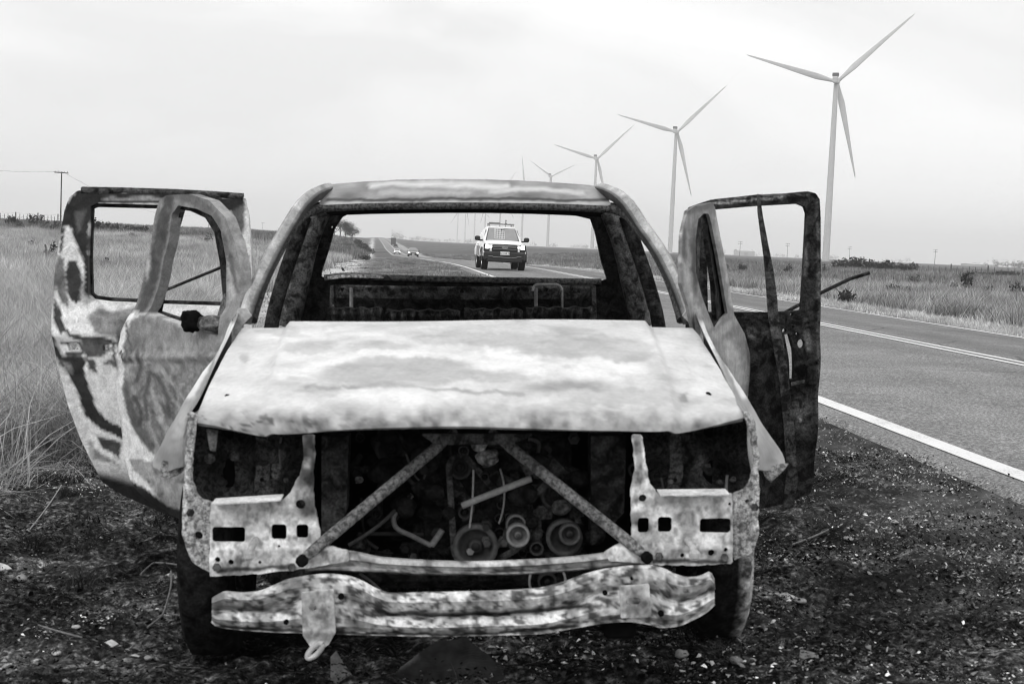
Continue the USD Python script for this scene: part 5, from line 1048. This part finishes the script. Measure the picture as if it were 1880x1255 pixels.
for (u, d, w, h, t, l) in ((1570, 195, 5.0, 2.1, .05, 'large dark bush clump right of the turbine base'), (1622, 195, 5.4, 1.75, .045, 'long low dark bush beside the large clump'), (1665, 190, 3.0, 1.55, .045, 'round dark bush at the right end of the bush row'), (1515, 150, .8, .9, .04, 'small upright shrub right beside the nearest turbine tower'),
    (1775, 62, 1.1, 1.25, .05, 'dark shrub standing alone in the right grass'), (1752, 60, .8, .8, .05, 'low dark shrub leaning against the lone right shrub'), (1680, 72, .9, .95, .05, 'small dark shrub in mid grass left of the lone right shrub'), (1872, 56, 1.0, .95, .045, 'dark shrub cut by the right picture edge'), (1815, 58, .5, .7, .05, 'tiny dark shrub right of the lone right shrub'), (1640, 48, 1.0, .7, .06, 'low dark weed clump at the edge of the mown strip'),
    (1727, 170, .4, .6, .04, 'tiny dark shrub near the right fence start'), (1362, 130, 1.4, 1.0, .05, 'dark shrub behind the hanging strip, left'), (1444, 125, 1.6, 1.05, .05, 'dark shrub under the right rear door window pole'), (1330, 150, 1.2, .9, .05, 'faint shrub inside the right door windows, leftmost'), (1560, 40, 1.0, .7, .06, 'dark weed tuft right of the black stick'), (1850, 175, 5., .8, .05, 'low dark scrub along the right fence'), (1800, 178, 4., .7, .05, 'low dark scrub midway along the right fence'),
    (28, 140, 2.8, 1.4, .08, 'rounded shrub on the left rise, under the fence'), (72, 150, 2.4, 1.7, .06, 'dark shrub next to the nearest timber pole'), (40, 118, 2., 1.0, .08, 'low shrub below the rounded shrub on the left rise'), (55, 62, .6, .8, .05, 'small dark weed in the left grass'), (86, 48, .6, 1.0, .05, 'dark dead stalky plant left of the rear door'), (95, 130, 2., 1.0, .08, 'low shrub right below the nearest timber pole'),
    (172, 135, 1.6, 1.5, .04, 'dark shrub at the left corner of the left rear window'), (184, 137, 1.6, 1.3, .04, 'second dark shrub in the left rear window'), (205, 135, 1.8, .9, .06, 'low grey shrub in the left rear window'), (228, 140, 2.0, 1.1, .05, 'dark shrub in the middle of the left rear window'), (255, 138, 2.4, 1.1, .05, 'dark shrub near the left door post'), (245, 105, 1., .8, .06, 'small weed low in the left rear window'), (378, 100, 1., .9, .06, 'weed seen through the left front window'), (195, 42, .4, .65, .05, 'tiny dark weed near the window bottom on the left'),
    (632, 62, .25, .25, .05, 'dark weed beside the pale track behind the wreck'), (675, 130, 1.2, .8, .08, 'grey bush where the track meets the tall grass')):
    bush(u, d, w, h, t, l)
# leafless trees beside the road
def bare_tree(u, d, h, w, label, dens=900, t=.10):
    b = place(u, d); b[2] -= .2; th = thing('bare_tree', label, 'tree', b, 0, 'leafless trees left of the far road'); g = np.random.default_rng(int(u)); br = []
    trunk = np.array([[0, 0, 0], [.1, 0, h * .25], [0, .1, h * .5]]); obj('trunk', tube(trunk, [.028 * h, .022 * h, .015 * h], 7), M['bark'], th)
    tips = []
    def grow(p, dr, L, r, lev):
        q = p + dr * L; br.append(tube(np.array([p, (p + q) / 2 + g.normal(0, .04, 3) * L, q]), [r, r * .8, r * .55], 4, caps=False)); tips.append(q)
        if lev < 4:
            for _ in range(3): grow(p + dr * L * g.uniform(.5, 1), unit(dr + g.normal(0, .55, 3) * [w / h * 1.3, w / h * 1.3, .6] + V3(0, 0, .12)), L * g.uniform(.6, .8), r * .55, lev + 1)
    for k in range(5): grow(trunk[1 + k % 2] * 1., unit(V3(g.normal(0, .6) * w / h * 1.4, g.normal(0, .6) * w / h * 1.4, .8)), h * .24, .012 * h, 0)
    obj('branches', join(*br), M['bark'], th)
    g2 = np.random.default_rng(int(u) + 1); tips = np.array(tips); vs, fs = [], []
    for i in range(dens):
        p = tips[g2.integers(len(tips))] + g2.normal(0, .05, 3) * h; a = unit(g2.normal(0, 1, 3) + [0, 0, .8]) * h * .06; c = unit(np.cross(a, g2.normal(0, 1, 3))) * h * .004; k = len(vs)
        vs += [p - c, p + c, p + a]; fs.append([k, k + 1, k + 2])
    obj('twigs', (np.array(vs), np.array(fs)), mleaf, th, np.full(len(vs), t * .35))
bare_tree(646, 380, 6.4, 6.6, 'tallest rounded leafless tree left of the far road', 4200); bare_tree(624, 370, 6.0, 4.0, 'thin leafless tree with a broken look beside the rounded tree', 1100); bare_tree(613, 372, 5.0, 3.4, 'small leafless tree at the rear window edge', 1100); bare_tree(634, 390, 5.0, 3.4, 'small leafless tree between the thin and the rounded tree', 1100)
bush(667, 360, 4.6, 3.0, .05, 'dense grey bush mass right of the rounded tree', 'leafless trees left of the far road', seed=777); bush(660, 362, 4.0, 2.8, .05, 'dense grey bush touching the rounded tree', 'leafless trees left of the far road', seed=778)
bush(675, 368, 3.2, 2.2, .06, 'grey bush nearest the far road', 'leafless trees left of the far road', seed=779)
# tree lines lost in the haze
def treeline(u0, u1, d, h, label, seed, dens=1.0):
    g = np.random.default_rng(seed); vs, fs, tn = [], [], []; a, b = place(u0, d), place(u1, d); L = np.linalg.norm(b - a); n = int(L / (h * .55) * dens)
    for i in range(n):
        k = g.random(); c = a + (b - a) * k; c[1] += g.normal(0, h); hh = h * (.4 + .7 * n2(np.array([[k * L / h / 4, 0]]), 1., seed)[0] + .25 * g.random())
        v, f, t_ = leaves(seed + i, 110, (hh * .9, hh * .9, hh * .9), hh * .10); kk = sum(map(len, vs)); vs.append(v + c); fs.append(f + kk); tn.append(t_)
    o = obj('tree_line', (np.vstack(vs), np.vstack(fs)), mleaf, None, np.concatenate(tn) * .07); tag(o, label, 'trees', kind='stuff')
treeline(742, 872, 4200, 15, 'pale distant line of trees behind the far road', 301, .6); treeline(975, 1110, 4300, 13, 'faint line of trees on the horizon right of the patrol pickup', 302, .5)
treeline(1300, 1700, 4600, 17, 'long faint tree line on the right horizon', 303, .4); treeline(1840, 1960, 1500, 10, 'dark grove on the horizon at the right picture edge', 304, .9)
treeline(1778, 1790, 2600, 12, 'two pale tree clumps on the right horizon', 305, .8); treeline(1804, 1816, 2600, 12, 'pale clump of trees left of the dark grove', 306, .8); treeline(700, 742, 2700, 16, 'hazy trees at the crest of the road', 307, .5)
def shed(u, d, w, h, label):
    b = place(u, d); t = thing('farm_shed', label, 'building', b, .2)
    obj('wall', box((0, 0, h / 2 - .5), (w, w * .5, h + 1), .05), M['pk_grey'], t)
    v = np.array([(-w / 2 - .5, -w * .26, h), (w / 2 + .5, -w * .26, h), (w / 2 + .5, 0, h * 1.35), (-w / 2 - .5, 0, h * 1.35), (-w / 2 - .5, w * .26, h), (w / 2 + .5, w * .26, h)]); obj('roof', (v, np.array([[0, 1, 2], [0, 2, 3], [3, 2, 5], [3, 5, 4]])), M['turbine'], t)
    obj('door', box((0, -w * .25 - .05, h * .35), (w * .2, .1, h * .7), .02), M['turbine_dark'], t)
shed(1366, 3300, 44, 11, 'large hazy farm shed on the horizon behind the right door window'); shed(1797, 2300, 52, 3, 'long low pale shed near the grove at the far right')

# ------------------------------------------------------------------ vehicles on the road
pane = usdkit.material(stage, '/World/Looks/window_pane', {'t': ('transparent_bsdf', {'color': (.55, .55, .55)}), 'g': ('glossy_bsdf', {'color': (.9, .9, .9), 'roughness': .03}), 'f': ('fresnel', {'IOR': 1.9}), 'm': ('mix_closure', {})},
    [('t.BSDF', 'm.closure1'), ('g.BSDF', 'm.closure2'), ('f.fac', 'm.fac')], surface='m.closure')
def loft(secs, mat, name, parent, smooth=35):
    """closed body from rings (each the same number of points)"""
    S = np.array(secs, float); k, n = S.shape[:2]; v = S.reshape(-1, 3); f = []
    for i in range(k - 1):
        for j in range(n):
            a, b = i * n + j, i * n + (j + 1) % n; f += [[a, b, b + n], [a, b + n, a + n]]
    for i, fl in ((0, True), (k - 1, False)):
        for j in range(1, n - 1):
            t = [i * n, i * n + j, i * n + j + 1]; f.append(t[::-1] if fl else t)
    m_ = trimesh.Trimesh(v, f, process=False); m_.fix_normals()
    return obj(name, m_, mat, parent, None, smooth)
def ringbox(y, w, z0, z1, r=.08, wt=None):
    wt = wt or w
    return [(-w / 2, y, z0 + r), (-w / 2 + r, y, z0), (w / 2 - r, y, z0), (w / 2, y, z0 + r), (w / 2, y, (z0 + z1) / 2), (wt / 2, y, z1 - r), (wt / 2 - r, y, z1), (-wt / 2 + r, y, z1), (-wt / 2, y, z1 - r), (-w / 2, y, (z0 + z1) / 2)]
def car_wheel(t, x, y, r, w):
    wh = obj('wheel', revolve([(r * .6, -w / 2), (r * .93, -w / 2), (r, -w * .36), (r, w * .36), (r * .93, w / 2), (r * .6, w / 2)], 30, 'x', (x, y, r)), M['pk_tyre'], t, None, 35)
    obj('rim', revolve([(.001, -w * .3), (r * .2, -w * .34), (r * .3, -w * .2), (r * .58, -w * .3), (r * .62, -w * .45), (r * .62, w * .45), (r * .58, w * .3), (.001, w * .3)], 20, 'x', (x, y, r)), M['pk_silver'], wh, None, 35)
def road_place(s, y, yaw=0.0):
    x = s + float(off(y)); return V3(x, y, float(zroad(y)) - .02 * abs(s - SM) + .005)
# the patrol pickup coming towards the camera
yp = 60.0; p = road_place(4.72, yp)
vt_ = thing('patrol_pickup', 'white double cab pickup with black front and lit headlamps driving towards the camera', 'pickup truck', p, .01)
body = loft([ringbox(.16, 1.70, .62, 1.06, .06), ringbox(.30, 1.84, .52, 1.12, .07, 1.72), ringbox(1.35, 1.90, .50, 1.22, .08, 1.70), ringbox(2.0, 1.90, .50, 1.20, .07, 1.74), ringbox(5.2, 1.90, .55, 1.20, .07, 1.76)], M['pk_white'], 'body', vt_)
obj('bonnet', grid(np.stack([np.stack([np.linspace(-.84 + .03 * k, .84 - .03 * k, 12), np.full(12, y_), z_ + .035 * (1 - (np.linspace(-1, 1, 12)) ** 4)], 1) for k, (y_, z_) in enumerate(((.17, 1.075), (.3, 1.135), (.8, 1.195), (1.4, 1.245)))])), M['pk_white'], vt_, None, True)
cab = loft([ringbox(1.42, 1.66, 1.16, 1.22, .02, 1.60), ringbox(2.18, 1.66, 1.16, 1.80, .05, 1.26), ringbox(2.40, 1.68, 1.16, 1.86, .06, 1.26), ringbox(3.5, 1.68, 1.16, 1.87, .06, 1.28), ringbox(3.75, 1.66, 1.16, 1.80, .05, 1.26), ringbox(3.82, 1.60, 1.16, 1.3, .02, 1.5)], M['pk_white'], 'cab', vt_)
gv = np.array([(-.70, 1.47, 1.245), (.70, 1.47, 1.245), (.56, 2.13, 1.775), (-.56, 2.13, 1.775)]) + V3(0, -.03, .022)
obj('windscreen_surround', (np.array([(-.74, 1.44, 1.23), (.74, 1.44, 1.23), (.585, 2.15, 1.795), (-.585, 2.15, 1.795)]) + V3(0, -.018, .013), np.array([[0, 1, 2], [0, 2, 3]])), M['pk_black'], vt_)
ws = obj('windscreen', (gv, np.array([[0, 1, 2], [0, 2, 3]])), M['pk_glass'], vt_)
mesh_guard = [tube(np.array([(-.36 + .075 * k, 1.52, 1.32), (-.34 + .07 * k, 2.06, 1.755)]) + V3(0, -.034, .028), .006, 4) for k in range(7)] + [tube(np.array([(-.36 + .01 * k, 1.52 + .108 * k, 1.32 + .087 * k), (.09 - .006 * k, 1.52 + .108 * k, 1.32 + .087 * k)]) + V3(0, -.034, .028), .006, 4) for k in range(6)]
obj('window_grid', join(*mesh_guard), M['pk_white'], ws)
obj('mirror_pod', box((.02, 2.02, 1.735), (.16, .06, .07), .02), M['pk_black'], ws)
for sgn in (-1, 1):
    for (y0, y1) in ((1.75, 2.75), (2.83, 3.6)):
        w = np.array([(sgn * .838, y0, 1.25), (sgn * .838, y1, 1.25), (sgn * .675, y1 - .02, 1.74), (sgn * .675, max(y0, 2.15), 1.74)]) + V3(sgn * .012, 0, 0)
        obj('side_window', (w, np.array([[0, 1, 2], [0, 2, 3]])), M['pk_glass'], vt_)
    mr_ = obj('wing_mirror', box((sgn * 1.07, 1.72, 1.33), (.24, .12, .20), .05), M['pk_black'], vt_); obj('mirror_arm', box((sgn * .92, 1.74, 1.25), (.16, .06, .06), .02), M['pk_black'], mr_)
    hl = obj('headlamp', box((sgn * .76, .155, .985), (.20, .12, .20), .035), M['pk_lamp'], vt_); obj('lamp_housing', box((sgn * .77, .19, .94), (.26, .14, .34), .04), M['pk_black'], hl)
    obj('running_lamp', box((sgn * .58, .13, .985), (.10, .06, .075), .02), M['pk_lamp'], hl)
    obj('door_handle', box((sgn * .955, 2.62, 1.06), (.03, .16, .035), .01), M['pk_black'], vt_); obj('door_handle', box((sgn * .955, 3.5, 1.06), (.03, .16, .035), .01), M['pk_black'], vt_)
    obj('arch_trim', tube(np.array([(sgn * .935, .85 + .50 * math.cos(a), .42 + .50 * math.sin(a)) for a in np.linspace(-.1, math.pi + .1, 18)]), .05, 6), M['pk_black'], vt_)
    car_wheel(vt_, sgn * .80, .86, .40, .27); car_wheel(vt_, sgn * .80, 4.1, .40, .27)
    obj('tow_hook', tube(np.array([(sgn * .5, .04, .60), (sgn * .47, .02, .52), (sgn * .5, .05, .44)]), .02, 6), M['pk_grey'], vt_)
obj('side_panel', box((-.957, 3.0, .80), (.012, 1.6, .42), .005), M['pk_grey'], vt_, label='grey stripe lettering panel on the pickup door')
gr = obj('grille', box((0, .125, .93), (1.10, .10, .30), .04), M['pk_black'], vt_)
for z in (.99, 1.03, .90): obj('grille_bar', box((0, .07, z), (1.0, .02, .018), .005), M['pk_grey'], gr)
a = np.linspace(0, 2 * math.pi, 30, endpoint=False)
bd = obj('badge', trimesh.creation.extrude_polygon(Polygon(np.stack([.125 * np.cos(a), .053 * np.sin(a)], 1)), .012).apply_transform(trimesh.transformations.rotation_matrix(math.pi / 2, [1, 0, 0])).apply_translation((0, .065, .97)), M['pk_silver'], gr)
obj('badge_field', trimesh.creation.extrude_polygon(Polygon(np.stack([.105 * np.cos(a), .038 * np.sin(a)], 1)), .012).apply_transform(trimesh.transformations.rotation_matrix(math.pi / 2, [1, 0, 0])).apply_translation((0, .060, .97)), M['pk_black'], bd)
def lettering(text, h, c, parent, mat, name='lettering', tilt=math.pi / 2, flip=False):
    m_ = meshkit.text_mesh(text, h, .004, True); m_.apply_translation((-m_.bounds[:, 0].mean(), -h / 2, 0)); m_.apply_transform(trimesh.transformations.rotation_matrix(tilt, [1, 0, 0])); m_.apply_translation(c)
    return obj(name, m_, mat, parent)
lettering('Ford', .045, (0, .047, .97), bd, M['pk_silver'])
bp = obj('front_bumper', join(box((0, .12, .60), (1.80, .28, .40), .08), box((0, .06, .42), (1.5, .2, .14), .04)), M['pk_black'], vt_)
obj('bumper_lip', tube(smoothpath([(-.75, .0, .60), (-.55, -.03, .60), (-.46, -.03, .55), (.46, -.03, .55), (.55, -.03, .60), (.75, .0, .60)], 30), .012, 6), M['pk_grey'], bp)
pl = obj('number_plate', box((0, -.035, .72), (.40, .02, .13), .008), M['pk_white'], vt_, label='white number plate with black characters'); lettering('AC 945 ZP', .062, (0, -.047, .72), pl, M['pk_black'])
bar_ = obj('roof_rack', join(box((0, 2.45, 1.99), (1.14, .09, .05), .02), box((0, 3.35, 1.99), (1.14, .09, .05), .02), *[box((sx * .52, yy_, 1.93), (.06, .08, .10), .02) for sx in (-1, 1) for yy_ in (2.45, 3.35)]), M['pk_grey'], vt_)
obj('beacon_bar', box((-.30, 2.45, 2.035), (.50, .10, .04), .015), M['pk_grey'], bar_)
an = obj('antenna', join(tube(np.array([(.21, 2.6, 1.88), (.21, 2.6, 2.17)]), .012, 6), box((.21, 2.6, 2.15), (.05, .05, .06), .015), box((.21, 2.6, 2.00), (.12, .12, .09), .03)), M['pk_black'], vt_); obj('antenna', tube(np.array([(-.06, 2.5, 1.88), (-.06, 2.5, 2.08)]), .006, 5), M['pk_black'], vt_)
marks = [box((-.50 + .105 * k + (.06 if k > 4 else 0), 1.28 - .06 * ((k * 37) % 3) / 3, 1.268), (.05 + .02 * ((k * 13) % 2), .05, .004), .001) for k in range(10)]
obj('bonnet_lettering', join(*marks), M['pk_grey'], vt_)
# two cars and a lorry farther down
def car(s, y, w, dark, label):
    p = road_place(s, y); t = thing('oncoming_car', label, 'car', p, .015)
    mb = M['pk_white'] if not dark else M['pk_grey']
    loft([ringbox(.1, w * .86, .34, .70, .07), ringbox(.25, w, .30, .78, .08), ringbox(1.2, w, .28, .93, .08, w * .9), ringbox(3.6, w, .28, .98, .08, w * .9), ringbox(4.2, w * .9, .34, .95, .08)], mb, 'body', t)
    loft([ringbox(1.15, w * .82, .88, .95, .02), ringbox(1.85, w * .84, .88, 1.42, .05, w * .64), ringbox(3.0, w * .84, .88, 1.45, .06, w * .64), ringbox(3.9, w * .8, .88, 1.0, .03, w * .7)], mb, 'cab', t)
    obj('windscreen', (np.array([(-w * .38, 1.16, .97), (w * .38, 1.16, .97), (w * .29, 1.80, 1.40), (-w * .29, 1.80, 1.40)]) + V3(0, -.04, .02), np.array([[0, 1, 2], [0, 2, 3]])), M['pk_glass'], t)
    obj('grille', box((0, .08, .58), (w * .5, .06, .16), .03), M['pk_black'], t); obj('front_bumper', box((0, .10, .36), (w * .92, .14, .20), .05), M['pk_black'], t); obj('number_plate', box((0, .01, .40), (.40, .02, .13), .005), M['pk_white'], t)
    for sgn in (-1, 1):
        obj('headlamp', box((sgn * w * .39, .09, .66), (.30, .10, .20) if dark else (.22, .08, .13), .04), M['pk_lamp'], t); obj('wing_mirror', box((sgn * (w / 2 + .10), 1.30, .96), (.18, .1, .13), .03), M['pk_black'], t)
        car_wheel(t, sgn * w * .42, .82, .32, .22); car_wheel(t, sgn * w * .42, 3.45, .32, .22)
car(5.2, 232, 1.78, True, 'grey oncoming car with glaring headlamps left of the patrol pickup'); car(4.9, 378, 1.78, False, 'small white oncoming car farther back on the road')
p = road_place(8.1, 700); t = thing('lorry', 'dark box lorry driving away up the far slope', 'lorry', p, 0)
obj('cargo_box', box((0, 3, 2.3), (2.5, 6, 2.9), .05), M['turbine_dark'], t); obj('cab', box((0, 7.2, 1.9), (2.4, 2.0, 2.3), .15), M['pk_grey'], t); obj('chassis', box((0, 4, .75), (2.2, 8, .3), .05), M['pk_black'], t)
for sgn in (-1, 1):
    for yy_ in (1.0, 2.2, 7.2): car_wheel(t, sgn * 1.0, yy_, .5, .35)
p = road_place(8.4, 640); t = thing('far_car', 'tiny dark car following the box lorry', 'car', p, 0)
obj('body', box((0, 2, .65), (1.75, 4.2, .6), .15), M['turbine_dark'], t); obj('cab', box((0, 2.1, 1.15), (1.5, 2.2, .5), .18), M['pk_black'], t)
for sgn in (-1, 1):
    for yy_ in (.8, 3.3): car_wheel(t, sgn * .75, yy_, .32, .2)

# ------------------------------------------------------------------ litter from the fire
def hit(u, v, y):
    """a point of the roadside seen at pixel (u, v), found by walking down its ray"""
    r = ray(u, v)
    for k in np.linspace(1.5, 30, 4000):
        q = CAM + r / r[1] * k
        zz = patch_z(q[0], q[1]) if PX0 < q[0] < PX1 and PY0 < q[1] < PY1 else ground1(q[0], q[1])
        if q[2] <= zz: return V3(q[0], q[1], zz)
    return CAM + r / r[1] * 5
# the radiator's mesh core lying under the bumper
c = hit(815, 1235, 0)
rad = thing('radiator_core', 'crumpled fine mesh radiator core lying below the bumper beam', 'radiator', c, 0)
def radmap(uvq):
    d = np.stack([(uvq[:, 0] - CX) / FPX, -(uvq[:, 1] - CY) / FPX, -np.ones(len(uvq))], 1) @ AX
    n = unit(V3(.05, -.55, .8)); t_ = ((c + V3(0, 0, .05) - CAM) @ n) / (d @ n)
    return CAM + d * t_[:, None] - c, np.repeat(n[None], len(uvq), 0)
core = rp([(800, 1173), (855, 1172), (880, 1195), (905, 1215), (925, 1240), (918, 1285), (820, 1300), (724, 1285), (726, 1240), (735, 1222), (765, 1198)], 4)
mrad = usdkit.material(stage, '/World/Looks/radiator_mesh', {'tc': ('texture_coordinate', {}), 'a': ('attribute', {'attribute': 'tone'}), 'w': ('wave_texture', {'bands_direction': 'z', 'scale': 95., 'distortion': .6, 'detail': 1.}), 'n': ('noise_texture', {'scale': 22., 'detail': 4.}),
    'r': ('rgb_ramp', {'ramp': [(.2, (.45,) * 3), (.8, (1.6,) * 3)]}), 'm': ('vector_math', {'math_type': 'multiply'}), 'b': ('bump', {'strength': .8, 'distance': .004}), 'p': ('principled_bsdf', {'roughness': .9, 'specular_ior_level': .05})},
    [('tc.object', 'w.vector'), ('tc.object', 'n.vector'), ('n.fac', 'r.fac'), ('a.color', 'm.vector1'), ('r.color', 'm.vector2'), ('m.vector', 'p.base_color'), ('w.fac', 'b.height'), ('b.normal', 'p.normal')], surface='p.BSDF')
ms, uvp = panel(core, 6, radmap, .02, lambda q: .03 * (n2(q, 1 / 45., 401) - .5) + .012 * np.sin(q[:, 0] * .03))
obj('mesh_panel', ms, mrad, rad, np.clip(.045 * (1 + 1.2 * (n2(uvp, 1 / 30., 402) - .5)) + .16 * sstep(12, 0, np.abs(uvp[:, 1] - (1198 + (765 - uvp[:, 0]) * .75))) * (uvp[:, 0] < 770), .01, .4), True)
c2 = hit(625, 1245, 0)
def shard(name, pts, t, label, cat, lift=.03, n=(.0, -.6, .8)):
    cc = hit(*np.mean(pts, 0), 0); n = unit(np.array(n)); th = thing(name, label, cat, cc)
    def mp(q):
        d = np.stack([(q[:, 0] - CX) / FPX, -(q[:, 1] - CY) / FPX, -np.ones(len(q))], 1) @ AX; t_ = ((cc + V3(0, 0, lift) - CAM) @ n) / (d @ n)
        return CAM + d * t_[:, None] - cc, np.repeat(n[None], len(q), 0)
    ms, uv_ = panel(rp(pts), 6, mp, .006, lambda q: .012 * (n2(q, 1 / 25., 411) - .5))
    obj('plate', ms, M['steel'], th, np.clip(t * (1 + .9 * (n2(uv_, 1 / 18., 412) - .5)), .01, .7), True)
shard('metal_shard', [(607, 1205), (617, 1194), (630, 1215), (648, 1240), (664, 1275), (606, 1290)], .20, 'pointed grey metal shard sticking up at the bottom edge', 'metal shard', .06, (0, -.8, .5))
shard('pale_scrap', [(0, 1032), (14, 1036), (22, 1043), (0, 1047)], .5, 'flat pale scrap at the left picture edge', 'scrap'); shard('pale_scrap', [(1420, 1088), (1445, 1086), (1466, 1096), (1440, 1099)], .45, 'flat pale scrap right of the right front wheel', 'scrap')
shard('pale_scrap', [(1470, 1190), (1510, 1200), (1500, 1212), (1468, 1206)], .2, 'grey scrap low at the right of the wreck', 'scrap'); shard('pale_scrap', [(185, 1180), (205, 1172), (218, 1180), (200, 1190)], .42, 'pale flake on black soil at lower left', 'scrap')
def stone(u, v, r, t, label, flat=.6):
    cc = hit(u, v, 0); vv, ff = lump(int(u + v), flat, 2); tag(obj('stone', (vv * r + cc + V3(0, 0, r * flat * .45), ff), M['stone'], None, np.clip(t * (.8 + .4 * fbm(vv * 3, 3, 1)), .02, .7), True), label, 'stone')
stone(40, 1068, .022, .32, 'pale rounded stone on the burnt soil at far left', .7); stone(104, 1208, .016, .5, 'small white stone near the lower left corner', .5); stone(140, 1152, .014, .42, 'white pebble below the pale flake at lower left', .5)
stone(178, 1218, .012, .5, 'white pebble at the bottom edge on the left', .6); stone(272, 1210, .012, .3, 'grey pebble near the left front wheel', .6); stone(1558, 990, .022, .4, 'pale stone right of the open rear door', .4); stone(1642, 962, .018, .42, 'pale stone near the asphalt edge on the right', .4); stone(1350, 1225, .02, .22, 'grey stone below the right front wheel', .6); stone(1250, 1225, .022, .35, 'pale lump of ash at the bottom right of the bumper', .6); stone(1470, 1110, .02, .3, 'grey stone right of the right front wheel', .5)
def twig(pts, r, t, label):
    q = smoothpath(np.array([hit(u, v, 0) + V3(0, 0, z) for u, v, z in pts]), 16); tag(obj('twig', tube(q, r, 6), M['stone'], None, t, True), label, 'twig')
twig([(55, 978, .02), (85, 950, .05), (112, 922, .09)], .003, .35, 'thin pale twig standing up at far left'); twig([(258, 1068, .03), (285, 1048, .03), (326, 1055, .03)], .004, .16, 'curved pale twig left of the left front wheel'); twig([(270, 1170, .02), (300, 1150, .05), (312, 1112, .12)], .004, .16, 'bent pale wire beside the left front wheel')
twig([(1455, 1008, .02), (1490, 998, .03), (1520, 988, .04)], .004, .2, 'dark thin stick right of the doors'); twig([(70, 1160, .01), (110, 1172, .02), (150, 1180, .02)], .003, .2, 'thin pale stick lying at lower left'); twig([(1300, 1115, .25), (1308, 1150, .12), (1316, 1180, .02)], .003, .3, 'thin wire hanging below the right end of the bumper'); twig([(412, 1150, .2), (406, 1180, .06), (384, 1190, .02)], .003, .4, 'thin bent wire below the left end of the bumper')

# ------------------------------------------------------------------ haze
hz = usdkit.material(stage, '/World/Looks/mist', {'v': ('principled_volume', {'color': (.97, .97, .97), 'density': HAZE, 'anisotropy': .2})}, [], volume='v.volume')
hb = trimesh.creation.box((16000, 16000, 210)); hb.apply_translation((0, 3000, 210 / 2 - 9))
if HAZE > 0: tag(obj('haze', hb, hz), 'thin grey mist over the whole plain', 'haze', kind='stuff')
